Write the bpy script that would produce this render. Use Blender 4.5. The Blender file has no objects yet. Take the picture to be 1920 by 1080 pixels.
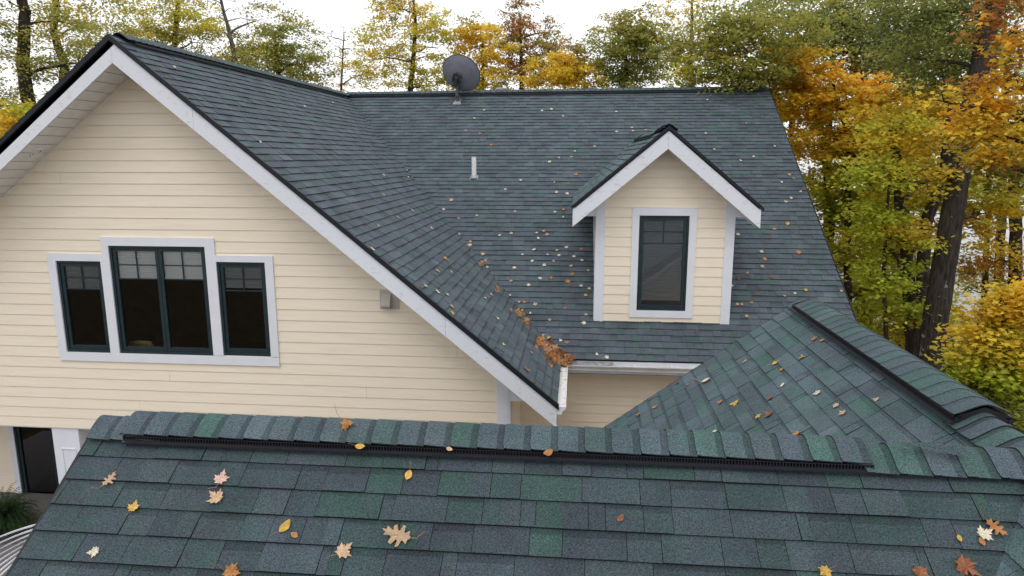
import bpy, math, random
import numpy as np
from mathutils import Vector, Matrix, noise as mnoise

# ------------------------------------------------------------------ camera, world, sun
SC = bpy.context.scene
COL = SC.collection
FPX = 1288.0
_P, _Y, _R = [math.radians(a) for a in (10.847, 5.354, -0.015)]
FW = np.array([-math.sin(_Y)*math.cos(_P), math.cos(_Y)*math.cos(_P), -math.sin(_P)])
RT = np.array([math.cos(_Y), math.sin(_Y), 0.0]); UP = np.cross(RT, FW)
RT, UP = RT*math.cos(_R)+UP*math.sin(_R), -RT*math.sin(_R)+UP*math.cos(_R)
cd = bpy.data.cameras.new('camera'); cam = bpy.data.objects.new('camera', cd); COL.objects.link(cam)
cd.sensor_width = 36; cd.lens = FPX/1920*36; cd.clip_start = 0.05; cd.clip_end = 2000
cam.matrix_world = Matrix(((RT[0], UP[0], -FW[0], 0), (RT[1], UP[1], -FW[1], 0), (RT[2], UP[2], -FW[2], 0), (0, 0, 0, 1)))
SC.camera = cam
SUN_EL, SUN_AZ = math.radians(58), math.radians(200)      # azimuth measured from +Y, clockwise
w = bpy.data.worlds.new("World"); SC.world = w; w.use_nodes = True
nt = w.node_tree; bg = nt.nodes['Background']
sky = nt.nodes.new('ShaderNodeTexSky'); sky.sky_type = 'NISHITA'; sky.sun_disc = False
sky.sun_elevation = SUN_EL; sky.sun_rotation = SUN_AZ; sky.air_density = 1.0; sky.dust_density = 2.0; sky.ozone_density = 1.0
hs = nt.nodes.new('ShaderNodeHueSaturation'); hs.inputs['Saturation'].default_value = 0.22
# overcast: a bright, faintly mottled cloud layer covers most of the clear sky
tcw = nt.nodes.new('ShaderNodeTexCoord'); nzw = nt.nodes.new('ShaderNodeTexNoise'); nzw.inputs['Scale'].default_value = 1.6; nzw.inputs['Detail'].default_value = 5
rpw = nt.nodes.new('ShaderNodeValToRGB'); rpw.color_ramp.elements[0].color = (7.6, 7.75, 8.1, 1); rpw.color_ramp.elements[1].color = (9.6, 9.65, 9.9, 1)
mxw = nt.nodes.new('ShaderNodeMix'); mxw.data_type = 'RGBA'; mxw.inputs[0].default_value = 0.88
nt.links.new(tcw.outputs['Generated'], nzw.inputs['Vector']); nt.links.new(nzw.outputs[0], rpw.inputs[0])
nt.links.new(sky.outputs[0], hs.inputs['Color']); nt.links.new(hs.outputs[0], mxw.inputs[6]); nt.links.new(rpw.outputs[0], mxw.inputs[7])
nt.links.new(mxw.outputs[2], bg.inputs['Color'])
bg.inputs['Strength'].default_value = 0.15
sl = bpy.data.lights.new('sun', 'SUN'); sl.energy = 0.7; sl.angle = math.radians(25); sl.color = (1, 0.96, 0.9)
so = bpy.data.objects.new('sun', sl); COL.objects.link(so)
sdir = Vector((math.sin(SUN_AZ)*math.cos(SUN_EL), math.cos(SUN_AZ)*math.cos(SUN_EL), math.sin(SUN_EL)))
so.rotation_euler = sdir.to_track_quat('Z', 'Y').to_euler(); so.location = (0, 0, 30)
SC.view_settings.view_transform = 'Standard'; SC.view_settings.look = 'None'
SC.view_settings.exposure = 0.0; SC.view_settings.gamma = 1.0
SC.cycles.max_bounces = 10; SC.cycles.diffuse_bounces = 6; SC.cycles.transmission_bounces = 8; SC.cycles.transparent_max_bounces = 12

# ------------------------------------------------------------------ geometry of the survey: photograph rays cut with real planes
def ray(x, y):
    d = FW+RT*(x-960)/FPX-UP*(y-540)/FPX
    return d/d[1]
def atY(x, y, Y): return ray(x, y)*Y
def atZ(x, y, Z):
    d = ray(x, y); return d*Z/d[2]
def plane3(a, b, c):
    n = np.cross(np.array(b)-a, np.array(c)-a); n = n/np.linalg.norm(n)
    if n[2] < 0: n = -n
    return n, float(n@a)
def onpl(x, y, pl):
    d = ray(x, y); return d*pl[1]/(pl[0]@d)
def meet(p1, p2, p3):
    return np.linalg.solve(np.array([p1[0], p2[0], p3[0]]), np.array([p1[1], p2[1], p3[1]]))
def PX(X): return (np.array([1., 0, 0]), X)
def PY(Y): return (np.array([0., 1, 0]), Y)
def PZ(Z): return (np.array([0., 0, 1]), Z)
V3 = lambda *a: np.array(a, float)

# ------------------------------------------------------------------ materials
def mat(name, col, rough=0.6, spec=0.3, metal=0.0):
    m = bpy.data.materials.new(name); m.use_nodes = True
    b = m.node_tree.nodes['Principled BSDF']
    b.inputs['Base Color'].default_value = (*col, 1); b.inputs['Roughness'].default_value = rough
    b.inputs['Specular IOR Level'].default_value = spec; b.inputs['Metallic'].default_value = metal
    return m
def node(m, t, **k):
    n = m.node_tree.nodes.new(t)
    for a, v in k.items(): setattr(n, a, v)
    return n
def noisy(m, col_a, col_b, scale, detail=4, stretch=(1, 1, 1), lo=0.35, hi=0.65, bump=0.0, bscale=None, dist=0.01):
    t = m.node_tree; b = t.nodes['Principled BSDF']
    tc = node(m, 'ShaderNodeTexCoord'); mp = node(m, 'ShaderNodeMapping'); mp.inputs['Scale'].default_value = stretch
    nz = node(m, 'ShaderNodeTexNoise'); nz.inputs['Scale'].default_value = scale; nz.inputs['Detail'].default_value = detail
    rp = node(m, 'ShaderNodeValToRGB'); rp.color_ramp.elements[0].position = lo; rp.color_ramp.elements[1].position = hi
    rp.color_ramp.elements[0].color = (*col_a, 1); rp.color_ramp.elements[1].color = (*col_b, 1)
    t.links.new(tc.outputs['Object'], mp.inputs[0]); t.links.new(mp.outputs[0], nz.inputs['Vector'])
    t.links.new(nz.outputs[0], rp.inputs[0]); t.links.new(rp.outputs[0], b.inputs['Base Color'])
    if bump:
        bp = node(m, 'ShaderNodeBump'); bp.inputs['Strength'].default_value = bump; bp.inputs['Distance'].default_value = dist
        n2 = nz
        if bscale:
            n2 = node(m, 'ShaderNodeTexNoise'); n2.inputs['Scale'].default_value = bscale; n2.inputs['Detail'].default_value = 3
            t.links.new(mp.outputs[0], n2.inputs['Vector'])
        t.links.new(n2.outputs[0], bp.inputs['Height']); t.links.new(bp.outputs[0], b.inputs['Normal'])
    return m
def attr_mat(name, rough=0.85, spec=0.2, nscale=170, amp=(0.45, 1.9), bump=0.5, big=True, trans=0.0, mottle=False):
    """colour from the mesh attribute 'tint', speckled with fine mineral granules"""
    m = mat(name, (0.1, 0.1, 0.1), rough, spec); t = m.node_tree; b = t.nodes['Principled BSDF']
    at = node(m, 'ShaderNodeAttribute', attribute_name='tint')
    tc = node(m, 'ShaderNodeTexCoord')
    nz = node(m, 'ShaderNodeTexNoise'); nz.inputs['Scale'].default_value = nscale; nz.inputs['Detail'].default_value = 3; nz.inputs['Roughness'].default_value = 0.7
    mr = node(m, 'ShaderNodeMapRange'); mr.inputs[1].default_value = 0.3; mr.inputs[2].default_value = 0.7
    mr.inputs[3].default_value = amp[0]; mr.inputs[4].default_value = amp[1]
    t.links.new(tc.outputs['Object'], nz.inputs['Vector']); t.links.new(nz.outputs[0], mr.inputs[0])
    mx = node(m, 'ShaderNodeVectorMath', operation='MULTIPLY')
    t.links.new(at.outputs['Color'], mx.inputs[0]); t.links.new(mr.outputs[0], mx.inputs[1])
    last = mx
    if big:
        n2 = node(m, 'ShaderNodeTexNoise'); n2.inputs['Scale'].default_value = 2.3; n2.inputs['Detail'].default_value = 5
        m2 = node(m, 'ShaderNodeMapRange'); m2.inputs[1].default_value = 0.3; m2.inputs[2].default_value = 0.7; m2.inputs[3].default_value = 0.82; m2.inputs[4].default_value = 1.2
        t.links.new(tc.outputs['Object'], n2.inputs['Vector']); t.links.new(n2.outputs[0], m2.inputs[0])
        last = node(m, 'ShaderNodeVectorMath', operation='MULTIPLY')
        t.links.new(mx.outputs[0], last.inputs[0]); t.links.new(m2.outputs[0], last.inputs[1])
    if mottle:          # patches where the mineral blend runs greener or more purple
        n3 = node(m, 'ShaderNodeTexNoise'); n3.inputs['Scale'].default_value = 8.5; n3.inputs['Detail'].default_value = 4; n3.inputs['Roughness'].default_value = 0.65
        r3 = node(m, 'ShaderNodeValToRGB'); r3.color_ramp.elements[0].position = 0.36; r3.color_ramp.elements[1].position = 0.66
        r3.color_ramp.elements[0].color = (1.04, 0.975, 1.02, 1); r3.color_ramp.elements[1].color = (0.90, 1.07, 0.97, 1)
        t.links.new(tc.outputs['Object'], n3.inputs['Vector']); t.links.new(n3.outputs[0], r3.inputs[0])
        l2 = node(m, 'ShaderNodeVectorMath', operation='MULTIPLY'); t.links.new(last.outputs[0], l2.inputs[0]); t.links.new(r3.outputs[0], l2.inputs[1]); last = l2
    t.links.new(last.outputs[0], b.inputs['Base Color'])
    if bump:
        bp = node(m, 'ShaderNodeBump'); bp.inputs['Strength'].default_value = bump; bp.inputs['Distance'].default_value = 0.003
        t.links.new(nz.outputs[0], bp.inputs['Height']); t.links.new(bp.outputs[0], b.inputs['Normal'])
    if trans:
        out = t.nodes['Material Output']; tr = node(m, 'ShaderNodeBsdfTranslucent'); ms = node(m, 'ShaderNodeMixShader'); ms.inputs[0].default_value = trans
        t.links.new(last.outputs[0], tr.inputs['Color']); t.links.new(b.outputs[0], ms.inputs[1]); t.links.new(tr.outputs[0], ms.inputs[2]); t.links.new(ms.outputs[0], out.inputs[0])
    return m
M = {}
M['shingle'] = attr_mat('asphalt_shingle', nscale=135, amp=(0.28, 2.15), mottle=True)
M['deck'] = mat('roof_underlay', (0.02, 0.022, 0.025), 0.9)
M['black_metal'] = mat('black_drip_edge', (0.012, 0.014, 0.018), 0.5)
M['siding'] = noisy(mat('cream_siding', (0.8, 0.7, 0.5), 0.55, 0.25), (0.84, 0.73, 0.585), (0.89, 0.79, 0.64), 3.0, 6, (0.6, 0.6, 9), 0.3, 0.7, 0.12, 60, 0.004)
M['gap'] = mat('siding_joint', (0.10, 0.08, 0.06), 0.9)
M['white'] = noisy(mat('white_trim', (0.75, 0.76, 0.8), 0.5, 0.3), (0.71, 0.725, 0.78), (0.75, 0.765, 0.815), 5.0, 8, (1, 1, 1), 0.25, 0.6, 0.08, 80, 0.003)
M['fascia'] = noisy(mat('weathered_white_fascia', (0.75, 0.76, 0.8), 0.6, 0.3), (0.60, 0.60, 0.62), (0.74, 0.755, 0.805), 13.0, 9, (0.6, 1, 1.6), 0.28, 0.42, 0.15, 60, 0.003)
M['soffit'] = noisy(mat('white_soffit', (0.62, 0.62, 0.62), 0.6, 0.2), (0.78, 0.77, 0.76), (0.85, 0.84, 0.83), 6.0, 4)
M['groove'] = mat('soffit_groove', (0.16, 0.15, 0.14), 0.8)
M['sash'] = noisy(mat('dark_green_sash', (0.02, 0.035, 0.04), 0.4, 0.4), (0.013, 0.026, 0.030), (0.020, 0.036, 0.041), 9, 3)
M['aluminium'] = noisy(mat('white_gutter_metal', (0.7, 0.71, 0.73), 0.35, 0.5), (0.68, 0.69, 0.71), (0.78, 0.79, 0.82), 3, 6, (1, 1, 1), 0.3, 0.5)
M['debris'] = noisy(mat('gutter_debris', (0.3, 0.2, 0.1), 0.9, 0.1), (0.30, 0.20, 0.12), (0.74, 0.73, 0.70), 18, 5, (1, 1, 1), 0.30, 0.42)
M['blind'] = mat('pleated_blind', (0.92, 0.92, 0.9), 0.8, 0.1)
M['blind_grey'] = mat('grey_pleated_blind', (0.40, 0.41, 0.42), 0.8, 0.1)
M['room'] = noisy(mat('dim_room', (0.03, 0.02, 0.016), 0.9, 0.1), (0.010, 0.007, 0.009), (0.024, 0.014, 0.015), 2.0, 3)
M['wood'] = noisy(mat('light_oak_wood', (0.5, 0.32, 0.16), 0.5, 0.3), (0.68, 0.44, 0.2), (0.78, 0.55, 0.3), 8, 4, (1, 8, 1))
M['bark'] = noisy(mat('bark', (0.08, 0.06, 0.05), 0.95, 0.1), (0.022, 0.017, 0.014), (0.085, 0.068, 0.055), 9, 7, (1.6, 1.6, 0.35), 0.3, 0.7, 1.0, None, 0.05)
M['bark_pale'] = noisy(mat('grey_bark', (0.12, 0.1, 0.09), 0.95, 0.1), (0.06, 0.05, 0.042), (0.16, 0.14, 0.12), 9, 6, (1.5, 1.5, 0.4), 0.3, 0.7, 0.8, None, 0.03)
_bl = noisy(mat('bark_with_lichen', (0.08, 0.06, 0.05), 0.95, 0.1), (0.020, 0.016, 0.014), (0.075, 0.063, 0.052), 16, 8, (1.6, 1.6, 0.30), 0.3, 0.7, 1.0, None, 0.03); M['bark_lichen'] = _bl
_b = _bl.node_tree.nodes['Principled BSDF']; _src = _b.inputs['Base Color'].links[0].from_socket
_n = node(_bl, 'ShaderNodeTexNoise'); _n.inputs['Scale'].default_value = 5.5; _n.inputs['Detail'].default_value = 6; _n.inputs['Roughness'].default_value = 0.6
_r = node(_bl, 'ShaderNodeValToRGB'); _r.color_ramp.elements[0].position = 0.655; _r.color_ramp.elements[1].position = 0.68
_x = node(_bl, 'ShaderNodeMix', data_type='RGBA'); _x.inputs[7].default_value = (0.24, 0.25, 0.22, 1); _tc = node(_bl, 'ShaderNodeTexCoord')
_bl.node_tree.links.new(_tc.outputs['Object'], _n.inputs['Vector']); _bl.node_tree.links.new(_n.outputs[0], _r.inputs[0]); _bl.node_tree.links.new(_r.outputs[0], _x.inputs[0]); _bl.node_tree.links.new(_src, _x.inputs[6]); _bl.node_tree.links.new(_x.outputs[2], _b.inputs['Base Color'])
M['lichen'] = noisy(mat('lichen', (0.3, 0.32, 0.28), 0.95, 0.1), (0.16, 0.17, 0.14), (0.36, 0.38, 0.33), 30, 4)
M['dish'] = noisy(mat('grey_dish', (0.10, 0.10, 0.12), 0.35, 0.4), (0.18, 0.18, 0.21), (0.22, 0.22, 0.26), 6, 4)
M['dish_dark'] = mat('dish_bracket', (0.07, 0.07, 0.08), 0.45, 0.4, 0.3)
M['galv'] = noisy(mat('galvanised_steel', (0.4, 0.41, 0.42), 0.45, 0.5, 0.3), (0.26, 0.27, 0.28), (0.5, 0.51, 0.52), 14, 5)
M['pvc'] = noisy(mat('white_pvc', (0.74, 0.73, 0.68), 0.5, 0.3), (0.76, 0.75, 0.71), (0.86, 0.85, 0.82), 16, 5)
M['plastic'] = mat('black_vent_plastic', (0.018, 0.018, 0.024), 0.4, 0.5)
M['vinyl_grey'] = mat('taupe_vent_plastic', (0.50, 0.46, 0.42), 0.5, 0.3)
M['leaf'] = attr_mat('tree_leaf', 0.55, 0.25, 3, (0.85, 1.25), 0, False, 0.55)
M['fallen'] = attr_mat('fallen_leaf', 0.6, 0.25, 60, (0.72, 1.25), 0.3, False, 0.12)
M['fern'] = attr_mat('fern_frond', 0.6, 0.2, 5, (0.8, 1.2), 0, False, 0.2)
M['ground'] = noisy(mat('leaf_litter_ground', (0.08, 0.06, 0.03), 0.95, 0.1), (0.018, 0.020, 0.008), (0.075, 0.048, 0.022), 3.5, 8, (1, 1, 1), 0.35, 0.65, 0.6, 30, 0.05)
M['porch'] = mat('porch_boards', (0.16, 0.15, 0.15), 0.7, 0.2)
M['concrete'] = noisy(mat('foundation', (0.3, 0.3, 0.29), 0.9), (0.24, 0.24, 0.23), (0.34, 0.33, 0.32), 8, 5)
wm = mat('lake_water', (0.03, 0.04, 0.045), 0.12, 0.5); M['water'] = wm
bp = node(wm, 'ShaderNodeBump'); nz = node(wm, 'ShaderNodeTexNoise'); nz.inputs['Scale'].default_value = 3; bp.inputs['Strength'].default_value = 0.15
wm.node_tree.links.new(nz.outputs[0], bp.inputs['Height']); wm.node_tree.links.new(bp.outputs[0], wm.node_tree.nodes['Principled BSDF'].inputs['Normal'])
def glass_mat():
    m = bpy.data.materials.new('window_glass'); m.use_nodes = True; t = m.node_tree; t.nodes.remove(t.nodes['Principled BSDF'])
    out = t.nodes['Material Output']
    g = t.nodes.new('ShaderNodeBsdfGlossy'); g.inputs['Roughness'].default_value = 0.02; g.inputs['Color'].default_value = (0.9, 0.9, 0.95, 1)
    tr = t.nodes.new('ShaderNodeBsdfTransparent'); tr.inputs['Color'].default_value = (0.86, 0.88, 0.88, 1)
    fr = t.nodes.new('ShaderNodeFresnel'); fr.inputs['IOR'].default_value = 1.9
    ms = t.nodes.new('ShaderNodeMixShader')
    t.links.new(fr.outputs[0], ms.inputs[0]); t.links.new(tr.outputs[0], ms.inputs[1]); t.links.new(g.outputs[0], ms.inputs[2]); t.links.new(ms.outputs[0], out.inputs[0])
    return m
M['glass'] = glass_mat()

# ------------------------------------------------------------------ mesh builder and object helpers
class MB:
    def __init__(s): s.v = []; s.f = []; s.mi = []; s.c = []
    def poly(s, pts, mi=0, c=(0.1, 0.1, 0.1)):
        n = len(s.v); s.v.extend([tuple(map(float, p)) for p in pts]); s.f.append(tuple(range(n, n+len(pts)))); s.mi.append(mi); s.c.append(c)
    def box(s, a, b, mi=0, c=(0.1, 0.1, 0.1)):
        x0, y0, z0 = [min(p, q) for p, q in zip(a, b)]; x1, y1, z1 = [max(p, q) for p, q in zip(a, b)]
        s.prism([(x0, y0, z0), (x1, y0, z0), (x1, y1, z0), (x0, y1, z0)], (0, 0, z1-z0), mi, c)
    def prism(s, base, ext, mi=0, c=(0.1, 0.1, 0.1)):
        n = len(s.v); k = len(base); e = np.array(ext, float)
        s.v.extend([tuple(map(float, p)) for p in base]); s.v.extend([tuple(np.array(p, float)+e) for p in base])
        nrm = np.zeros(3)
        for i in range(k): nrm += np.cross(np.array(base[i], float)-base[0], np.array(base[(i+1) % k], float)-base[0])
        flip = nrm@e > 0
        F = [tuple(range(n+k-1, n-1, -1)) if flip else tuple(range(n, n+k)), tuple(range(n+k, n+2*k)) if flip else tuple(range(n+2*k-1, n+k-1, -1))]
        for i in range(k):
            j = (i+1) % k
            F.append((n+i, n+j, n+k+j, n+k+i) if flip else (n+j, n+i, n+k+i, n+k+j))
        s.f += F; s.mi += [mi]*len(F); s.c += [c]*len(F)
    def tube(s, pts, rad, sides=6, mi=0, c=(0.1, 0.1, 0.1), cap=True):
        pts = [np.array(p, float) for p in pts]; n0 = len(s.v); K = len(pts)
        ref = np.array([0.13, 0.21, 0.97])
        for i, p in enumerate(pts):
            d = pts[min(i+1, K-1)]-pts[max(i-1, 0)]; d = d/(np.linalg.norm(d)+1e-9)
            r = ref if abs(d@ref) < 0.95 else np.array([1., 0, 0])
            a = np.cross(d, r); a /= np.linalg.norm(a); b = np.cross(d, a); R = rad[i] if hasattr(rad, '__len__') else rad
            for q in range(sides):
                t = 2*math.pi*q/sides; s.v.append(tuple(p+a*R*math.cos(t)+b*R*math.sin(t)))
        for i in range(K-1):
            for q in range(sides):
                q2 = (q+1) % sides
                s.f.append((n0+i*sides+q, n0+i*sides+q2, n0+(i+1)*sides+q2, n0+(i+1)*sides+q)); s.mi.append(mi); s.c.append(c)
        if cap:
            s.f.append(tuple(range(n0+sides-1, n0-1, -1))); s.f.append(tuple(range(n0+(K-1)*sides, n0+K*sides))); s.mi += [mi, mi]; s.c += [c, c]
    def build(s, name, mats, parent=None, smooth=False, tint=False):
        me = bpy.data.meshes.new(name); me.from_pydata(s.v, [], s.f)
        for m in (mats if isinstance(mats, (list, tuple)) else [mats]): me.materials.append(m)
        me.polygons.foreach_set('material_index', s.mi)
        if smooth: me.polygons.foreach_set('use_smooth', [True]*len(s.f))
        if tint:
            a = me.attributes.new('tint', 'FLOAT_COLOR', 'FACE'); a.data.foreach_set('color', np.array([(*c, 1) for c in s.c], np.float32).ravel())
        me.update()
        o = bpy.data.objects.new(name, me); COL.objects.link(o)
        if parent is not None:
            o.parent = parent
            if parent.parent is None: o.location = -parent.location
        return o
def tag(o, label=None, cat=None, group=None, kind=None):
    if label: o['label'] = label
    if cat: o['category'] = cat
    if group: o['group'] = group
    if kind: o['kind'] = kind
    return o
def empty(name, loc, label, cat, group=None):
    o = bpy.data.objects.new(name, None); o.location = loc; o.empty_display_size = 0.2; COL.objects.link(o)
    return tag(o, label, cat, group)
def clip(poly, sides):
    """clip a 2-D polygon by half planes (a,b,c): a*u+b*v<=c"""
    for a, b, c in sides:
        out = []
        for i in range(len(poly)):
            p, q = poly[i], poly[(i+1) % len(poly)]
            dp, dq = a*p[0]+b*p[1]-c, a*q[0]+b*q[1]-c
            if dp <= 0: out.append(p)
            if (dp < 0) != (dq < 0) and abs(dp-dq) > 1e-12:
                t = dp/(dp-dq)
                if 0 < t < 1: out.append((p[0]+(q[0]-p[0])*t, p[1]+(q[1]-p[1])*t))
        poly = out
        if len(poly) < 3: return []
    return poly
def halfplanes(poly):
    A = sum(poly[i][0]*poly[(i+1) % len(poly)][1]-poly[(i+1) % len(poly)][0]*poly[i][1] for i in range(len(poly)))
    if A < 0: poly = poly[::-1]
    H = []
    for i in range(len(poly)):
        p, q = poly[i], poly[(i+1) % len(poly)]
        a, b = q[1]-p[1], -(q[0]-p[0]); H.append((a, b, a*p[0]+b*p[1]))
    return H

# ------------------------------------------------------------------ roof of laminated shingles: every tab a lifted piece with its own tint
SL = [(0.053, 0.071, 0.083), (0.057, 0.076, 0.088), (0.051, 0.073, 0.080), (0.054, 0.068, 0.082), (0.050, 0.074, 0.078), (0.059, 0.077, 0.087)]
GR = (0.046, 0.079, 0.074); PU = (0.051, 0.066, 0.079)
EDGE = (0.010, 0.012, 0.015)
def tint(rnd, green=0.12, gain=1.0):
    c = rnd.choice(SL); t = rnd.random()
    if t < green: c = GR
    elif t < green+0.12: c = PU
    k = rnd.uniform(0.90, 1.10)*gain
    return tuple(min(1, x*k) for x in c)
def shingle_roof(name, parent, pts, seed, expo=0.143, through=None, tabs=(0.11, 0.34), thick=0.013, green=0.1, gain=1.0, v_off=0.0, deck=0.14, jgap=0.002, hue=(1, 1, 1)):
    """pts: corners (3-D, coplanar), the first edge is the eave"""
    rnd = random.Random(seed); P = [np.array(p, float) for p in pts]
    n = np.cross(P[1]-P[0], P[2]-P[0]); n /= np.linalg.norm(n); n = n if n[2] > 0 else -n
    U = np.cross(V3(0, 0, 1), n); U /= np.linalg.norm(U); Vd = np.cross(n, U)
    O = P[0]; q2 = [((p-O)@U, (p-O)@Vd) for p in P]; H = halfplanes(q2)
    umin = min(q[0] for q in q2); umax = max(q[0] for q in q2); vmin = min(q[1] for q in q2); vmax = max(q[1] for q in q2)
    if through is not None: v_off = -(((np.array(through, float)-O)@Vd-vmin) % expo)+expo
    mb = MB(); row = 0; v = vmin-v_off
    while v < vmax:
        u = umin-rnd.uniform(0, 0.3); stripe = 0; dv = 0
        while u < umax:
            wd = rnd.uniform(*tabs) if rnd.random() > 0.12 else rnd.uniform(0.05, 0.1)
            stripe -= wd
            gap = jgap
            if stripe < 0: stripe = 0.95; dv = rnd.uniform(-0.0022, 0.0022); gap = 0.004
            raised = rnd.random() < 0.6
            t = thick*(1.15 if raised else 0.72)*rnd.uniform(0.9, 1.1)
            base = [(u+gap/2, v+dv), (u+wd-gap/2, v+dv+rnd.uniform(-0.0012, 0.0012)), (u+wd-gap/2, v+expo+0.012), (u+gap/2, v+expo+0.012)]
            c = tuple(a*b for a, b in zip(tint(rnd, green, gain), hue))
            pieces = [(clip(base, H), c)]
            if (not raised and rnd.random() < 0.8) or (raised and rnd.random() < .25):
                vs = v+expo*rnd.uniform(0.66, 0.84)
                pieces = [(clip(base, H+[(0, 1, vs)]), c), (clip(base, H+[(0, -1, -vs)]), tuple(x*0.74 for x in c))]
            elif rnd.random() < 0.3:
                us = u+wd*rnd.uniform(0.35, 0.65); c2 = tuple(a*b for a, b in zip(tint(rnd, green, gain), hue))
                pieces = [(clip(base, H+[(1, 0, us)]), c), (clip(base, H+[(-1, 0, -us)]), c2)]
            for pg, cc in pieces:
                if len(pg) < 3: continue
                hh = [t*max(0.0, 1-(b-v)/expo)+0.0025 for a, b in pg]
                top = [O+U*a+Vd*b+n*h for (a, b), h in zip(pg, hh)]
                bot = [O+U*a+Vd*b-n*0.004 for a, b in pg]
                mb.poly(top, 0, cc)
                for i in range(len(pg)):
                    j = (i+1) % len(pg)
                    mb.poly([bot[i], bot[j], top[j], top[i]], 1, EDGE)
            u += wd
        v += expo; row += 1
    mb.prism([O+U*a+Vd*b-n*0.004 for a, b in q2], -n*deck, 1, EDGE)
    return mb.build(name, [M['shingle'], M['deck']], parent, tint=True)

def siding(name, parent, O, U, N, poly, zstart, openings=(), expo=0.165, seed=1, back=True, mats=None):
    """horizontal lap boards. O: origin, U: along, N: outward; poly and openings in (u,z)"""
    rnd = random.Random(seed); O = np.array(O, float); U = np.array(U, float); N = np.array(N, float); Z = V3(0, 0, 1)
    H = halfplanes(poly); us = [p[0] for p in poly]; zs = [p[1] for p in poly]
    mb = MB(); z = zstart
    while z < max(zs):
        z1 = z+expo
        joints = [] if max(us)-min(us) < 3 else sorted(rnd.uniform(min(us), max(us)) for _ in range(rnd.choice([0, 0, 1, 1, 2])))
        bx = [min(us)-.01]+joints+[max(us)+.01]
        zb = sorted(set([z, z1]+[o[k] for o in openings for k in (2, 3) if z < o[k] < z1]))
        for i in range(len(bx)-1):
            a0, a1 = bx[i]+0.0009, bx[i+1]-0.0009
            xb = sorted(set([a0, a1]+[o[k] for o in openings for k in (0, 1) if a0 < o[k] < a1]))
            for p in range(len(xb)-1):
                for q in range(len(zb)-1):
                    cx, cz = (xb[p]+xb[p+1])/2, (zb[q]+zb[q+1])/2
                    if any(o[0] < cx < o[1] and o[2] < cz < o[3] for o in openings): continue
                    pg = clip([(xb[p], zb[q]), (xb[p+1], zb[q]), (xb[p+1], zb[q+1]), (xb[p], zb[q+1])], H)
                    if len(pg) < 3: continue
                    f = lambda zz: 0.003+0.010*(1-(zz-z)/expo)
                    mb.poly([O+U*a+Z*b+N*f(b) for a, b in pg], 0)
                    if q == 0:
                        lo = sorted([a for a, b in pg if abs(b-z) < 1e-6])
                        if len(lo) >= 2: mb.poly([O+U*lo[0]+Z*z-N*0.002, O+U*lo[-1]+Z*z-N*0.002, O+U*lo[-1]+Z*z+N*0.013, O+U*lo[0]+Z*z+N*0.013], 1)
        z = z1
    return mb.build(name, [M['siding'], M['gap']], parent)

def strip(mb, A, B, down, out, thick, mi=0):
    """board from A to B whose face runs 'down' (vector) and has thickness 'thick' towards 'out'"""
    A = np.array(A, float); B = np.array(B, float); down = np.array(down, float); out = np.array(out, float)
    mb.prism([A, B, B+down, A+down], out*thick, mi)

def window(parent, O, U, N, w, h, sashes=1, blind=0.0, grid=0.27, bmat='blind', fr=0.055, depth=0.07, sash_w=0.05):
    """casement window: frame (dark green), glass, grille of 2x2 lights on top, blind. O = lower left corner of the opening on the wall face"""
    O = np.array(O, float); U = np.array(U, float); N = np.array(N, float); Z = V3(0, 0, 1)
    P = lambda a, z, d: O+U*a+Z*z+N*d
    def bar(mb, a0, a1, z0, z1, d0, d1, mi=0):
        mb.prism([P(a0, z0, d0), P(a1, z0, d0), P(a1, z1, d0), P(a0, z1, d0)], N*(d1-d0), mi)
    mb = MB()
    bar(mb, 0, w, 0, fr*.8, -depth, 0.0); bar(mb, 0, w, h-fr*.6, h, -depth, 0.0)
    bar(mb, 0, fr*.6, fr*.8, h-fr*.6, -depth, 0.0); bar(mb, w-fr*.6, w, fr*.8, h-fr*.6, -depth, 0.0)
    iw = w-fr*1.2; sw = iw/sashes; g = []
    for s in range(sashes):
        a0 = fr*.6+s*sw; a1 = a0+sw; z0, z1 = fr*.8, h-fr*.6; d0, d1 = -depth+0.004, -0.018; e = 0.003
        bar(mb, a0+e, a1-e, z0+e, z0+sash_w*1.15, d0, d1); bar(mb, a0+e, a1-e, z1-sash_w, z1-e, d0, d1)
        bar(mb, a0+e, a0+sash_w, z0+sash_w*1.15, z1-sash_w, d0, d1); bar(mb, a1-sash_w, a1-e, z0+sash_w*1.15, z1-sash_w, d0, d1)
        g.append((a0+sash_w, a1-sash_w, z0+sash_w*1.15, z1-sash_w))
    f = mb.build('window', M['sash'], parent)
    gl = MB(); gr = MB(); bl = MB()
    for a0, a1, z0, z1 in g:
        gl.poly([P(a0, z0, -.044), P(a1, z0, -.044), P(a1, z1, -.044), P(a0, z1, -.044)])
        H = z1-z0; zb = z1-H*grid; m = 0.008; zm = (zb+z1)/2; am = (a0+a1)/2
        bar(gr, a0, a1, zb-m, zb+m, -0.041, -0.028); bar(gr, a0, a1, zm-m, zm+m, -0.041, -0.0285); bar(gr, am-m, am+m, zb+m, z1, -0.041, -0.0275)
        if blind:
            zz = z1; lim = z1-H*blind; k = 0
            while zz > lim:
                d = -0.060-0.008*(k % 2); d2 = -0.060-0.008*((k+1) % 2)
                bl.poly([P(a0-.03, zz, d), P(a1+.03, zz, d), P(a1+.03, zz-.016, d2), P(a0-.03, zz-.016, d2)]); zz -= .016; k += 1
            bar(bl, a0-.03, a1+.03, lim-.03, lim, -0.075, -0.055)
    gl.build('glass', M['glass'], f); gr.build('grille', M['sash'], f)
    if blind: bl.build('blind', M[bmat], f)
    return f

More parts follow.
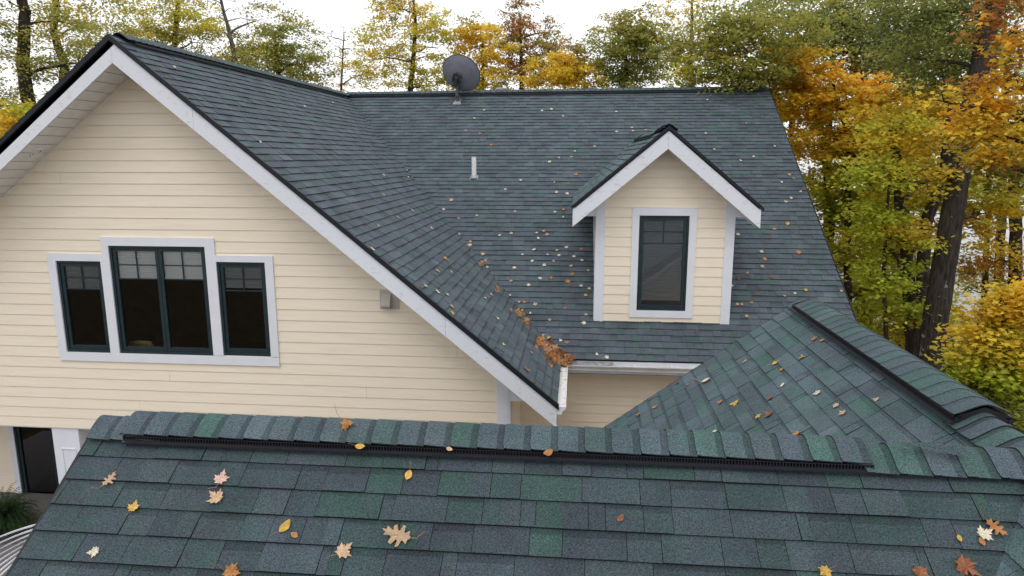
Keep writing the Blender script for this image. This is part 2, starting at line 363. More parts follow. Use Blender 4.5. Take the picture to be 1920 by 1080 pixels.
def caps(name, parent, A, D, n, S, count, expo, r, lift, seed, rise=0.55, chamfer=0.022, big=None, tk=1.0, dark=0.62):
    """ridge caps along a ridge: A start, D unit direction, half width r measured across the ridge along horizontal S, slope 'rise'"""
    rnd = random.Random(seed); mb = MB(); A = np.array(A, float); D = np.array(D, float); S = np.array(S, float); Z = V3(0, 0, 1)
    def surf(t, s, h):            # t along, s across in -1..1
        a = abs(s); drop = rise*r*(math.sqrt(a*a+0.06)-math.sqrt(0.06))
        return A+D*t+S*(s*r)+Z*(lift-drop+h)
    K = 12
    for i in range(count):
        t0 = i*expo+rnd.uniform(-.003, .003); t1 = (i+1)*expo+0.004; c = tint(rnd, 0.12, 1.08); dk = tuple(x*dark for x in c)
        cols = [(0, 0.04), (0.04, 0.72), (0.72, 1.0)]
        wob = rnd.uniform(-.02, .02); tt = rnd.uniform(0.007, 0.011)*tk
        for ci, (f0, f1) in enumerate(cols):
            for k in range(K):
                s0 = -1-wob*.3+2*k/K; s1 = -1-wob*.3+2*(k+1)/K
                q = []
                for f, s in ((f0, s0), (f1, s0), (f1, s1), (f0, s1)):
                    t = t0+(t1-t0)*f
                    e = max(0, abs(s)-(1-0.18))/0.18
                    if f == 0: t += chamfer*e*e
                    q.append(surf(t, s, tt*(1-f)+0.002))
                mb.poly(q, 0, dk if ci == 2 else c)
                if ci == 0:
                    mb.poly([q[0], q[3], q[3]-Z*(tt+.004), q[0]-Z*(tt+.004)], 1, EDGE)
                if k in (0, K-1):
                    a, b = (q[0], q[1]) if k == 0 else (q[3], q[2])
                    mb.poly([a, b, b-Z*.006, a-Z*.006], 1, EDGE)
    return mb.build(name, [M['shingle'], M['deck']], parent, tint=True)

# ================================================================== SETTING
GZ = -6.3
def terrain():
    mb = MB(); xs = [-400, -120, -60]+[-40+2.5*i for i in range(40)]+[75, 120, 400]; ys = [-300, -80, -30]+[-15+2.5*i for i in range(30)]+[75, 130, 300, 900]
    def h(x, y):
        s = min(1, max(0, (y-24)/12)); s = s*s*(3-2*s)
        return GZ-3.6*s+0.25*mnoise.noise(Vector((x*.12, y*.12, 0)))*(1 if y > 13 else .2)
    idx = {}
    for j, y in enumerate(ys):
        for i, x in enumerate(xs): idx[i, j] = len(mb.v); mb.v.append((x, y, h(x, y)))
    for j in range(len(ys)-1):
        for i in range(len(xs)-1):
            mb.f.append((idx[i, j], idx[i+1, j], idx[i+1, j+1], idx[i, j+1])); mb.mi.append(0); mb.c.append((0, 0, 0))
    return mb.build('ground', M['ground'], smooth=True), h
g, HG = terrain(); tag(g, kind='structure')
mb = MB(); mb.poly([(-400, 30, -9.35), (400, 30, -9.35), (400, 890, -9.35), (-400, 890, -9.35)])
tag(mb.build('water', M['water']), kind='structure')

# ================================================================== HOUSE
YF, DW = 9.0, 9.58
pk = atY(205, 66, YF); re_ = atY(1044, 757, YF); le0 = atY(0, 265, YF)
mR = (pk[2]-re_[2])/(re_[0]-pk[0]); mL = (pk[2]-le0[2])/(pk[0]-le0[0])
EZ = re_[2]
J = atY(655, 179, 18.55); RR = atY(1427, 169, 18.55); RR[0] = 4.80
mainp = plane3(RR, atZ(1083, 674, EZ), atZ(1312, 680, EZ))
# put the ridge join on the main plane
J = V3(pk[0], 0, 0); J[2] = 1.60; J[1] = (mainp[1]-mainp[0][0]*J[0]-mainp[0][2]*J[2])/mainp[0][1]
gabR = plane3(pk, re_, J); gabL = plane3(pk, V3(pk[0]-5, YF, pk[2]-5*mL), J)
vb = meet(mainp, gabR, PZ(EZ))                   # foot of the valley
eR = meet(mainp, PX(4.80), PZ(EZ)); ridR = meet(mainp, PX(4.80), PZ(1.672))
ridJ = meet(mainp, gabR, gabL)
house = empty('house', (-2, 11, GZ), 'cream lap-sided house with white trim and dark green-grey shingle roofs', 'house')
LX = -12.6                                       # left eave of the gable, outside the frame
lz = pk[2]-(pk[0]-LX)*mL
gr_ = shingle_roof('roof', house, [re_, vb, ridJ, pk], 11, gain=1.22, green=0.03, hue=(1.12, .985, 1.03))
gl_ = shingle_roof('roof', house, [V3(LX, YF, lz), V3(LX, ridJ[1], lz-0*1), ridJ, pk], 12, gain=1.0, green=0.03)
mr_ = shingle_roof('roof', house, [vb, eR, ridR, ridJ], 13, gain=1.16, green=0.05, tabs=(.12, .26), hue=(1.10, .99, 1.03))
# far slope of the main roof
bz = EZ; by = ridR[1]+(ridR[2]-EZ)/0.67
shingle_roof('roof', house, [V3(4.8, by, bz), V3(LX, by, bz), V3(LX, ridR[1], ridR[2]-.03), ridR], 14, expo=0.3, tabs=(.5, .9))
# slopes behind and left of the gable are closed by walls
Zv = V3(0, 0, 1)
# ridge of the main roof and of the gable: cap rows on a low black vent
def ridge_vent(name, parent, A, B, S, hw, lift, drop, fins=0.018, fin_faces=True, h=0.035):
    A = np.array(A, float); B = np.array(B, float); D = (B-A); L = np.linalg.norm(D); D /= L; mb = MB()
    for sg in (-1, 1):
        o = S*sg*hw; top = A+o+Zv*(lift-drop)
        # lower lip, upper lip and fins between
        mb.prism([top-Zv*h, top-Zv*h+D*L, top-Zv*h+D*L+S*sg*.022-Zv*.006, top-Zv*h+S*sg*.022-Zv*.006], Zv*-.010)
        mb.prism([top, top+D*L, top+D*L-S*sg*.05, top-S*sg*.05], Zv*-.006)
        mb.prism([top-S*sg*.03-Zv*.006, top-S*sg*.03+D*L-Zv*.006, top-S*sg*.034+D*L-Zv*.006, top-S*sg*.034-Zv*.006], Zv*(-h-.02))
        if fin_faces:
            k = int(L/fins)
            for i in range(k):
                p = top+D*(i*fins+.002)-Zv*.006
                mb.prism([p, p+D*.006, p+D*.006-S*sg*.03, p-S*sg*.03], Zv*(-h+.006))
    for e in (A, B):
        mb.prism([e-S*hw+Zv*(lift-drop), e+Zv*(lift-.012), e+S*hw+Zv*(lift-drop), e+S*hw+Zv*(lift-drop-h), e-S*hw+Zv*(lift-drop-h)], (D*.01 if e is A else -D*.01))
    return mb.build(name, M['plastic'], parent)
S_Y = V3(0, 1, 0); S_X = V3(1, 0, 0)
Lr = ridR[0]-ridJ[0]
Dm = (ridR-ridJ)/np.linalg.norm(ridR-ridJ)
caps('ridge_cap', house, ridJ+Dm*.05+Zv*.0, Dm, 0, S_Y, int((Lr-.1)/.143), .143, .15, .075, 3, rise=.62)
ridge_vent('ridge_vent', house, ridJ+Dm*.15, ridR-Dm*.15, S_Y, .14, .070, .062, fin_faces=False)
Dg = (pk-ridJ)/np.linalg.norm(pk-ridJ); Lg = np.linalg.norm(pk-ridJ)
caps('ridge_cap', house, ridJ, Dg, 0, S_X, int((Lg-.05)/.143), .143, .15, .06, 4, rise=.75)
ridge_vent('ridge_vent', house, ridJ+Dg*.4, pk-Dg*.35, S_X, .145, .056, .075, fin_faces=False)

# rake boards and black edges of the gable
FH = pk[2]-atY(205.6, 118, YF)[2]
dk = 0.075
def rake(parent, A, B, depth_top, height, y, end_cut=False, thick=0.035, name='rake_fascia', fromto=(0, 1), matn='fascia'):
    mb = MB(); A = np.array(A, float)-Zv*depth_top; B = np.array(B, float)-Zv*depth_top
    base = [A, B, B-Zv*height, A-Zv*height]
    mb.prism(base, (0, thick, 0)); return mb.build(name, M[matn], parent)
gapx = V3(0.0015, 0, 0)
GL = V3(LX, YF, lz)
def on_rake(x, left): return V3(x, YF, pk[2]-(abs(x-pk[0]))*(mL if left else mR))
jx = atY(362, 225, YF)[0]; jx2 = atY(835, 615, YF)[0]
rake(house, pk+gapx, on_rake(jx, False)-gapx, dk, FH-dk, YF)
rake(house, on_rake(jx, False)+gapx, on_rake(jx2, False)-gapx, dk, FH-dk, YF)
o = rake(house, on_rake(jx2, False)+gapx, re_, dk, FH-dk, YF)
rake(house, on_rake(LX, True), pk-gapx, dk, FH-dk, YF)
def edge_band(parent, A, B, y, hgt, proud=0.02, top=0.014):
    mb = MB(); A = np.array(A, float)+Zv*top; B = np.array(B, float)+Zv*top
    A[1] = B[1] = y-proud
    # slightly wavy shingle edge: short pieces
    n = max(2, int(np.linalg.norm(B-A)/.143)); rnd = random.Random(5)
    for i in range(n):
        a = A+(B-A)*i/n; b = A+(B-A)*(i+1)/n; j = rnd.uniform(0, .006)
        mb.prism([a-V3(0, j, 0), b-V3(0, j, 0), b-Zv*(hgt+top)-V3(0, j, 0), a-Zv*(hgt+top)-V3(0, j, 0)], (0, proud+j+.02, 0))
    return mb.build('drip_edge', M['black_metal'], parent)
edge_band(house, pk, re_+V3(.03, 0, -.025), YF, dk-.012)
edge_band(house, on_rake(LX, True), pk, YF, dk-.012)

# gable wall
s_ = DW/9.45
def wp(x, y): p = atY(x, y, DW); return p[0], p[2]
WB = -4.22
xe = -0.97; zt = lambda x: pk[2]-FH-(x-pk[0])*mR-.02
ztl = lambda x: pk[2]-FH-(pk[0]-x)*mL-.02
xl = LX+.6
polyW = [(xl, WB), (xe, WB), (xe, zt(xe)+.1), (pk[0], pk[2]-FH+.1), (xl, ztl(xl)+.1)]
bot = -3.058*s_; zl = -1.41*s_; zc = -1.158*s_
X0, X1 = -7.82*s_, -4.343*s_; XC0, XC1 = -6.947*s_, -5.205*s_
tw = .125
wins = [(-7.695*s_, -6.985*s_, -2.925*s_, -1.52*s_), (-6.84*s_, -5.355*s_, -2.925*s_, -1.285*s_), (-5.20*s_, -4.465*s_, -2.915*s_, -1.502*s_)]
siding('wall', house, (0, DW, 0), (1, 0, 0), (0, -1, 0), polyW, WB, openings=[(a, b, c, d) for a, b, c, d in wins], seed=21, expo=.1665)
# window surround: one white casing, 2.5 cm proud
mb = MB(); yf = DW-.034; T = .04
def bx(x0, x1, z0, z1, y0=yf, y1=None): mb.box((x0, y0, z0), (x1, (DW-.001) if y1 is None else y1, z1))
a, b, c = wins
bx(X0, X1, bot, a[2]); bx(X0, a[0], a[2], zl); bx(a[0], XC0, a[3], zl); bx(a[1], b[0], a[2], a[3]); bx(XC0, b[0], a[3], zc)
bx(b[0], b[1], b[3], zc); bx(b[1], XC1, c[3], zc); bx(b[1], c[0], c[2], c[3]); bx(XC1, c[1], c[3], zl); bx(c[1], X1, c[2], zl)
bx(b[0], b[1], a[2]-.0005, b[2]+.0005) if b[2] > a[2] else None
mb.build('window_casing', M['white'], house)
for (x0, x1, z0, z1), n, bl in zip(wins, (1, 2, 1), (.27, .27, .23)):
    window(house, (x0, DW-.012, z0), S_X, (0, -1, 0), x1-x0, z1-z0, n, bl, .285, bmat='blind' if n == 2 else 'blind_grey')
# dark room behind the three windows
def room(parent, x0, x1, y0, y1, z0, z1, y_front):
    mb = MB()
    mb.poly([(x0, y1, z0), (x1, y1, z0), (x1, y1, z1), (x0, y1, z1)]); mb.poly([(x0, y0, z0), (x0, y1, z0), (x0, y1, z1), (x0, y0, z1)])
    mb.poly([(x1, y0, z0), (x1, y1, z0), (x1, y1, z1), (x1, y0, z1)]); mb.poly([(x0, y0, z0), (x1, y0, z0), (x1, y1, z0), (x0, y1, z0)]); mb.poly([(x0, y0, z1), (x1, y0, z1), (x1, y1, z1), (x0, y1, z1)])
    return mb.build('room_interior', M['room'], parent)
room(house, -9, -3.2, DW+.12, DW+4.0, -3.9, -1.0, 0)
# wooden chair standing behind the middle window
cp = atY(262, 652, DW+.24)
chair = empty('wooden_chair', (cp[0], DW+.5, -3.9), 'pale wooden chair standing inside, its back seen through the middle window', 'chair')
mb = MB()
for i in range(10):
    t0, t1 = -1+i*.2, -1+(i+1)*.2; f = lambda t: (cp[0]+t*.20, DW+.24+.05*(1-t*t))
    (xa, ya), (xb, yb) = f(t0), f(t1)
    mb.prism([(xa, ya, cp[2]-.13), (xb, yb, cp[2]-.13), (xb, yb, cp[2]+.10), (xa, ya, cp[2]+.10)], (0, .025, 0))
mb.build('backrest', M['wood'], chair)
for sx in (-1, 1):
    for yy in (0, .4):
        m2 = MB(); m2.tube([(cp[0]+sx*.2, DW+.27+yy, -3.9), (cp[0]+sx*.2, DW+.27+yy, cp[2]+.06 if yy == 0 else -3.45)], .018, 6); m2.build('leg', M['wood'], chair)
mb = MB(); mb.box((cp[0]-.22, DW+.29, -3.46), (cp[0]+.22, DW+.72, -3.42)); mb.build('seat', M['wood'], chair)
# soffit under the left and right rakes
def soffit(parent, left):
    mb = MB(); xa, xb = (LX, pk[0]) if left else (pk[0], re_[0]); m = mL if left else mR
    f = lambda x: pk[2]-FH-abs(x-pk[0])*m+.012
    y0, y1 = YF+.035, DW-.002
    n = int(abs(xb-xa)/.15)
    for i in range(n):
        p, q = xa+(xb-xa)*i/n, xa+(xb-xa)*(i+1)/n; g = .006
        mb.poly([(p+g/2, y0, f(p+g/2)), (q-g/2, y0, f(q-g/2)), (q-g/2, y1, f(q-g/2)), (p+g/2, y1, f(p+g/2))], 0)
        mb.poly([(q-g/2, y0, f(q)+.004), (q+g/2, y0, f(q)+.004), (q+g/2, y1, f(q)+.004), (q-g/2, y1, f(q)+.004)], 1)
    return mb.build('soffit', [M['soffit'], M['groove']], parent)
soffit(house, True); soffit(house, False)
# recessed round light in the left soffit
d = ray(68, 286); m_ = mL; base = pk[2]-FH+.012-pk[0]*m_
t = base/(d[2]-m_*d[0]); lp = d*t
mb = MB(); nrm = V3(m_, 0, -1); nrm /= np.linalg.norm(nrm); ax = V3(1, 0, m_); ax /= np.linalg.norm(ax); ay = V3(0, 1, 0)
ring = lambda r, dd: [lp+ax*r*math.cos(a)+ay*r*math.sin(a)+nrm*dd for a in np.linspace(0, 2*math.pi, 24, endpoint=False)]
A_, B_, C_ = ring(.095, .002), ring(.085, .014), ring(.06, .004)
for i in range(24):
    j = (i+1) % 24; mb.poly([A_[i], A_[j], B_[j], B_[i]]); mb.poly([B_[i], B_[j], C_[j], C_[i]])
mb.poly(ring(.06, .003), 0); D_ = ring(.052, .0035)
for i in range(24): mb.poly([C_[i], C_[(i+1) % 24], D_[(i+1) % 24], D_[i]], 1)
mb.build('soffit_light', [M['soffit'], M['groove']], house)
# corner board and boxed return at the right end of the gable wall
cb0, cb1 = atY(932, 760, DW)[0], atY(953.5, 760, DW)[0]
mb = MB(); mb.box((cb0, DW-.036, -6.3), (cb1, DW, zt(cb0)+.03)); mb.build('corner_board', M['white'], house)
mb = MB(); mb.box((cb1, DW-.03, -6.3), (cb1+.03, DW+.14, zt(cb1))); mb.build('corner_board', M['white'], house)
rz = atY(975, 752, DW-.02)[2]
xr_ = pk[0]+(pk[2]-FH-rz)/mR
mb = MB(); mb.prism([(cb1+.031, DW-.03, rz), (xr_, DW-.03, rz), (cb1+.031, DW-.03, zt(cb1)+.02)], (0, .06, 0)); mb.build('eave_return', M['white'], house)
# eave soffit on the right side of the gable: closes the return back to the main wall
mb = MB(); mb.box((cb1+.03, DW+.03, rz-.012), (xr_+.3, 11.5, rz)); mb.build('soffit', M['soffit'], house)
mb = MB(); mb.box((re_[0]-.03, YF+.036, EZ-.24), (re_[0], vb[1]+.4, EZ-.03)); mb.build('fascia', M['white'], house)
# side wall of the gable wing and the recessed wall below the main eave
siding('wall', house, (cb1, 0, 0), (0, 1, 0), (1, 0, 0), [(DW+.1, -6.3), (11.75, -6.3), (11.75, rz), (DW+.1, rz)], -6.33, seed=31)
YW = 11.62
siding('wall', house, (0, YW, 0), (1, 0, 0), (0, -1, 0), [(cb1, -6.3), (4.5, -6.3), (4.5, EZ-.1), (cb1, EZ-.1)], -6.33+.05, seed=32)
mb = MB(); mb.box((re_[0], vb[1]+.02, EZ-.255), (4.75, YW, EZ-.24)); mb.build('soffit', M['soffit'], house)
mb = MB(); mb.box((re_[0]+.02, vb[1]+.02, EZ-.26), (4.78, vb[1]+.05, EZ-.02)); mb.build('fascia', M['white'], house)
# right side wall of the house and right rake board of the main roof, rear and left walls
def gp(x): return x
mb = MB()
mb.poly([(4.5, YW, -6.3), (4.5, by-.4, -6.3), (4.5, by-.4, EZ-.1), (4.5, ridR[1], ridR[2]-.2), (4.5, YW, EZ-.1)])
mb.poly([(4.5, by-.4, -6.3), (LX+.6, by-.4, -6.3), (LX+.6, by-.4, EZ-.1), (4.5, by-.4, EZ-.1)])
mb.poly([(LX+.6, by-.4, -6.3), (LX+.6, DW, -6.3), (LX+.6, DW, lz-.3), (LX+.6, by-.4, lz-.3)])
mb.build('wall', M['siding'], house)
mb = MB(); A = eR-Zv*.03; B = ridR-Zv*.03
mb.prism([A+V3(-.03, 0, 0), B+V3(-.03, 0, 0), B+V3(-.03, 0, -.24), A+V3(-.03, 0, -.24)], (.035, 0, 0)); mb.build('rake_fascia', M['fascia'], house)
mb = MB(); mb.prism([A+V3(.006, -.02, .035), B+V3(.006, 0, .035), B+V3(.006, 0, -.03), A+V3(.006, -.02, -.03)], (.018, 0, 0)); mb.build('drip_edge', M['black_metal'], house)
# porch below the gable wall: recessed wall, window, column
YP = 10.9
pw = [atY(30, 830, YP)[0], atY(96, 830, YP)[0]]; pz0 = atY(70, 937, YP)[2]; pz1 = WB+.0
siding('wall', house, (0, YP, 0), (1, 0, 0), (0, -1, 0), [(xl, -6.3), (cb0, -6.3), (cb0, WB), (xl, WB)], -6.3, openings=[(pw[0], pw[1]+.08, pz0, WB)], seed=41)
mb = MB(); mb.box((xl, DW+.001, WB-.02), (cb0, YP+.02, WB-.004)); mb.build('porch_ceiling', M['soffit'], house)
mb = MB(); mb.box((pw[0]-.1, YP-.03, pz0-.1), (pw[1]+.2, YP-.001, pz0)); mb.box((pw[0]-.1, YP-.03, pz0), (pw[0], YP-.001, WB-.03)); mb.build('window_casing', M['white'], house)
window(house, (pw[0], YP-.012, pz0), S_X, (0, -1, 0), pw[1]-pw[0]+.08, WB-.03-pz0, 1, 0.0, .27)
room(house, -10.2, -6.8, YP+.12, YP+3, -6.2, -4.3, 0)
c0, c1 = atY(97, 806, DW+.02)[0], atY(146, 806, DW+.02)[0]
mb = MB(); mb.box((c0, DW+.02, -6.25), (c1, DW+.36, WB-.021)); 
q0, q1 = c0+.13, c1-.07
qz = WB-.38
mb.box((q0, DW+.008, qz), (q1, DW+.02, qz+.018)); mb.box((q0, DW+.008, -6.0), (q0+.018, DW+.02, qz)); mb.box((q1-.018, DW+.008, -6.0), (q1, DW+.02, qz))
mb.build('porch_column', M['white'], house)
mb = MB(); mb.box((LX+.6, 8.2, -6.3), (-1.2, YP, -6.12)); mb.build('porch_floor', M['porch'], house)
# dryer vent hood on the wall
vx0, vx1 = atY(713, 560, DW)[0], atY(748, 560, DW)[0]; vz0, vz1 = atY(730, 579, DW)[2], atY(730, 544, DW)[2]
mb = MB(); mb.box((vx0, DW-.022, vz0), (vx1, DW-.004, vz1)); pl_ = mb.build('vent_hood', M['vinyl_grey'], house)
mb = MB(); hx0, hx1 = vx0+.04, vx0+.17; hz0, hz1 = vz0+.055, vz1-.05
mb.prism([(hx0, DW-.022, hz1), (hx0, DW-.05, hz1), (hx0, DW-.13, hz0+.03), (hx0, DW-.13, hz0), (hx0, DW-.022, hz0)], (hx1-hx0, 0, 0)); mb.build('hood', M['vinyl_grey'], pl_)
mb = MB()
for i in range(9): mb.box((hx0+.008+i*.0135, DW-.128, hz0-.022), (hx0+.013+i*.0135, DW-.05, hz0-.001))
mb.box((hx0+.004, DW-.12, hz0-.03), (hx1-.004, DW-.03, hz0-.023)); mb.build('grille', M['vinyl_grey'], pl_)

# gutters
def gutter(parent, A, D, O, L, wdt=.125, h=.11, debris=0.0, seed=1):
    """K-style: A back top start, D along, O outward"""
    A = np.array(A, float); prof = [(0, 0), (0, -h), (wdt*.55, -h), (wdt*.62, -h*.55), (wdt*.85, -h*.42), (wdt, -h*.15), (wdt, 0), (wdt-.012, 0), (wdt-.012, -.006), (wdt-.004, -.010)]
    inn = [(.003, 0), (.003, -h+.004), (wdt*.55-.003, -h+.004), (wdt*.62-.003, -h*.55), (wdt*.85-.003, -h*.42+.003), (wdt-.004, -h*.15+.003), (wdt-.004, -.010)]
    mb = MB(); P = lambda p, t: A+O*p[0]+Zv*p[1]+D*t
    for i in range(len(prof)-1): mb.poly([P(prof[i], 0), P(prof[i+1], 0), P(prof[i+1], L), P(prof[i], L)])
    for i in range(len(inn)-1): mb.poly([P(inn[i], 0), P(inn[i+1], 0), P(inn[i+1], L), P(inn[i], L)])
    for t in (0, L): mb.poly([P(p, t) for p in prof[:7]])
    g = mb.build('gutter', M['aluminium'], parent)
    return g
ge = gutter(house, re_+V3(.002, 0.0, -.045), V3(0, 1, 0), S_X, vb[1]-YF-.02)
mb = MB(); mb.box((re_[0]+.006, YF+.03, re_[2]-.11), (re_[0]+.12, vb[1]-.05, re_[2]-.062)); mb.build('gutter_debris', M['debris'], ge)
mg = gutter(house, V3(re_[0]+.13, vb[1]+.018, EZ-.065), S_X, V3(0, -1, 0), 4.55-re_[0])
gx = atZ(1150, 690, EZ-.07)[0]
mb = MB()
mb.poly([(re_[0]+.13, vb[1]+.01, EZ-.035), (gx, vb[1]+.01, EZ-.035), (gx, vb[1]-.105, EZ-.060), (re_[0]+.13, vb[1]-.105, EZ-.060)]); mb.build('gutter_guard', M['galv'], mg)
for i in range(6):
    mb = MB(); xx = gx+.35+i*.6; mb.box((xx, vb[1]-.1, EZ-.078), (xx+.02, vb[1]+.01, EZ-.070)); mb.build('hanger', M['aluminium'], mg)

# ------------------------------------------------------------------ dormer
YD = 11.42
dpk = atY(1256, 237, YD); dR = atY(1428, 385, YD); dL = atY(1074, 388, YD)
dpk[0] = (dR[0]+dL[0])/2*.4+dpk[0]*.6
dE = (dR[2]+dL[2])/2; dR[2] = dL[2] = dE
hw = (dR[0]-dL[0])/2; dpk[0] = (dR[0]+dL[0])/2
YDW = onpl(1240, 602, mainp)[1]-.02
dw0, dw1 = onpl(1113, 601, mainp)[0], onpl(1366, 604, mainp)[0]
sL = plane3(dpk, dL, dpk+V3(0, 1, 0)); sR = plane3(dpk, dR, dpk+V3(0, 1, 0))
dJ = meet(sL, sR, mainp); dvL = meet(sL, PZ(dE), mainp); dvR = meet(sR, PZ(dE), mainp)
dfh = dpk[2]-atY(1256, 279, YD)[2]
dm = (dpk[2]-dE)/hw
dtop = lambda x: dpk[2]-dfh-abs(x-dpk[0])*dm
zb0 = onpl(1240, 603, mainp)[2]-.03
fx0, fx1 = atY(1186, 400, YDW)[0]+.0, atY(1307, 400, YDW)[0]
fz0, fz1 = atY(1240, 595, YDW)[2], atY(1245, 390, YDW)[2]
# the opening
ox0, ox1 = atY(1199, 403, YDW)[0], atY(1293, 403, YDW)[0]; oz0, oz1 = atY(1235, 582, YDW)[2], atY(1245, 404, YDW)[2]
cw = .155
dormer = siding('dormer', house, (0, YDW, 0), (1, 0, 0), (0, -1, 0), [(dw0+cw, zb0), (dw1-cw, zb0), (dw1-cw, dtop(dw1-cw)+.03), (dpk[0], dtop(dpk[0])+.03), (dw0+cw, dtop(dw0+cw)+.03)], zb0, openings=[(ox0, ox1, oz0, oz1)], seed=51, expo=.168)
dormer['label'] = 'small gabled dormer with one tall window'
def dchild(o): o.parent = dormer; o.location = (0, 0, 0); return o
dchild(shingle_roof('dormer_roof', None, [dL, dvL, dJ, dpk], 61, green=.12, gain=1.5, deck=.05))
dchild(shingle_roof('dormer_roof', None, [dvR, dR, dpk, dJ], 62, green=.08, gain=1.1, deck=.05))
dchild(caps('ridge_cap', None, dpk+V3(0, .02, 0), V3(0, 1, 0), 0, S_X, 6, .143, .15, .035, 9, rise=.8))
dchild(ridge_vent('ridge_vent', None, dpk+V3(0, .9, 0), dJ+V3(0, -.9, 0)+V3(0, 0, 0), S_X, .2, .045, .15, fin_faces=False))
mbv = MB(); c_ = dJ+V3(-.16, -2.3, -.055)
def drake(A, B):
    mb = MB(); A = A-Zv*.055; B = B-Zv*.055; mb.prism([A, B, B-Zv*(dfh-.055), A-Zv*(dfh-.055)], (0, .03, 0)); return dchild(mb.build('rake_fascia', M['fascia'], None))
drake(dL, dpk-gapx); drake(dpk+gapx, dR)
dchild(edge_band(None, dpk, dR+V3(.04, 0, -.034), YD, .045)); dchild(edge_band(None, dL+V3(-.02, 0, -.015), dpk, YD, .045))
for A, B in ((dL, dpk), (dpk, dR)):
    mb = MB(); n = 10
    for i in range(n):
        p = A+(B-A)*(i+.02)/n-Zv*(dfh-.01); q = A+(B-A)*(i+.98)/n-Zv*(dfh-.01)
        mb.poly([p+V3(0, .03, 0), q+V3(0, .03, 0), V3(q[0], YDW, q[2]), V3(p[0], YDW, p[2])])
    dchild(mb.build('soffit', M['soffit'], None))
# corner boards, side walls, eave boxes
for a, b in ((dw0, dw0+cw), (dw1-cw, dw1)):
    mb = MB()
    mb.prism([(a, YDW-.028, zb0), (b, YDW-.028, zb0), (b, YDW-.028, dtop(b)+.02), (a, YDW-.028, dtop(a)+.02)], (0, .048, 0)); dchild(mb.build('corner_board', M['white'], None))
def mainy(z, x=1.5): return (mainp[1]-mainp[0][0]*x-mainp[0][2]*z)/mainp[0][1]
for x, nx in ((dw0+.012, -1), (dw1-.012, 1)):
    mb = MB(); mb.poly([(x, YDW+.02, zb0), (x, mainy(dE)+.3, zb0), (x, mainy(dE)+.3, dE), (x, YDW+.02, dE)]); dchild(mb.build('side_wall', M['siding'], None))
    mb = MB(); mb.box((x, YDW+.02, zb0), (x+nx*.018, YDW+.15, dE-.02)); dchild(mb.build('corner_board', M['white'], None))
    xo = dL[0]+.02 if nx < 0 else dR[0]-.02
    zo = dE-.21
    mb = MB(); mb.prism([(x, YDW-.02, zo), (xo-nx*.0, YDW-.02, zo), (xo, YDW-.02, zo+.03), (x, YDW-.02, zo+.03+abs(xo-x)*dm)], (0, mainy(zo)-YDW+.3, 0)); dchild(mb.build('eave_box', M['white'], None))
# casing
mb = MB(); yc = YDW-.034
mb.box((fx0, yc, fz0), (fx1, YDW-.001, oz0)); mb.box((fx0, yc, oz1), (fx1, YDW-.001, fz1)); mb.box((fx0, yc, oz0+.001), (ox0, YDW-.001, oz1-.001)); mb.box((ox1, yc, oz0+.001), (fx1, YDW-.001, oz1-.001))
dchild(mb.build('window_casing', M['white'], None))
dwn = window(None, (ox0, YDW-.012, oz0), S_X, (0, -1, 0), ox1-ox0, oz1-oz0, 1, .93, .27, bmat='blind_grey', fr=.05)
dchild(dwn)
for ch in list(dwn.children): ch.location = (0, 0, 0)
rm = room(None, ox0-.3, ox1+.3, YDW+.12, YDW+.8, oz0-.2, oz1+.2, 0); dchild(rm); 

# ------------------------------------------------------------------ things fixed on the main roof
def put(x, y, pl=mainp): return onpl(x, y, pl)
# white pipe vent
p = put(889, 334); vp = empty('vent_pipe', tuple(p), 'short white plastic vent pipe on the main roof below the satellite dish', 'vent pipe')
mb = MB(); top = atY(889, 294, p[1])[2]
mb.tube([p-Zv*.1, (p[0], p[1], top)], .052, 20); o = mb.build('pipe', M['pvc'], vp, smooth=False)
mb = MB(); mb.tube([(p[0], p[1], top-.002), (p[0], p[1], top+.001)], .044, 20); mb.build('opening', M['deck'], vp)
mb = MB(); nrm = mainp[0]; up = V3(0, -nrm[2]*-1, nrm[1]*-1)
a_, b_ = S_X, np.cross(nrm, S_X)
mb.prism([p+a_*-.10+b_*-.07+nrm*.012, p+a_*.10+b_*-.07+nrm*.012, p+a_*.08+b_*.09+nrm*.012, p+a_*-.08+b_*.09+nrm*.012], nrm*.006)
mb.tube([p+nrm*.0, p+Zv*.075], [.095, .058], 20); mb.build('flashing', M['galv'], vp)
# round metal flue behind the ridge
p = V3(atY(940, 172, ridR[1]+.5)[0], ridR[1]+.5, ridR[2]-.35)
fl = empty('metal_flue', tuple(p), 'round galvanised flue cap poking up behind the main ridge', 'flue')
ft = atY(940, 164, ridR[1]+.5)[2]
mb = MB(); mb.tube([p, (p[0], p[1], ft-.09)], .13, 20); mb.build('pipe', M['galv'], fl)
mb = MB(); mb.tube([(p[0], p[1], ft-.10), (p[0], p[1], ft-.07)], [.19, .19], 20); mb.tube([(p[0], p[1], ft-.045), (p[0], p[1], ft-.015)], [.16, .15], 20); mb.tube([(p[0], p[1], ft-.07), (p[0], p[1], ft-.045)], .12, 16); mb.build('cap', M['galv'], fl)
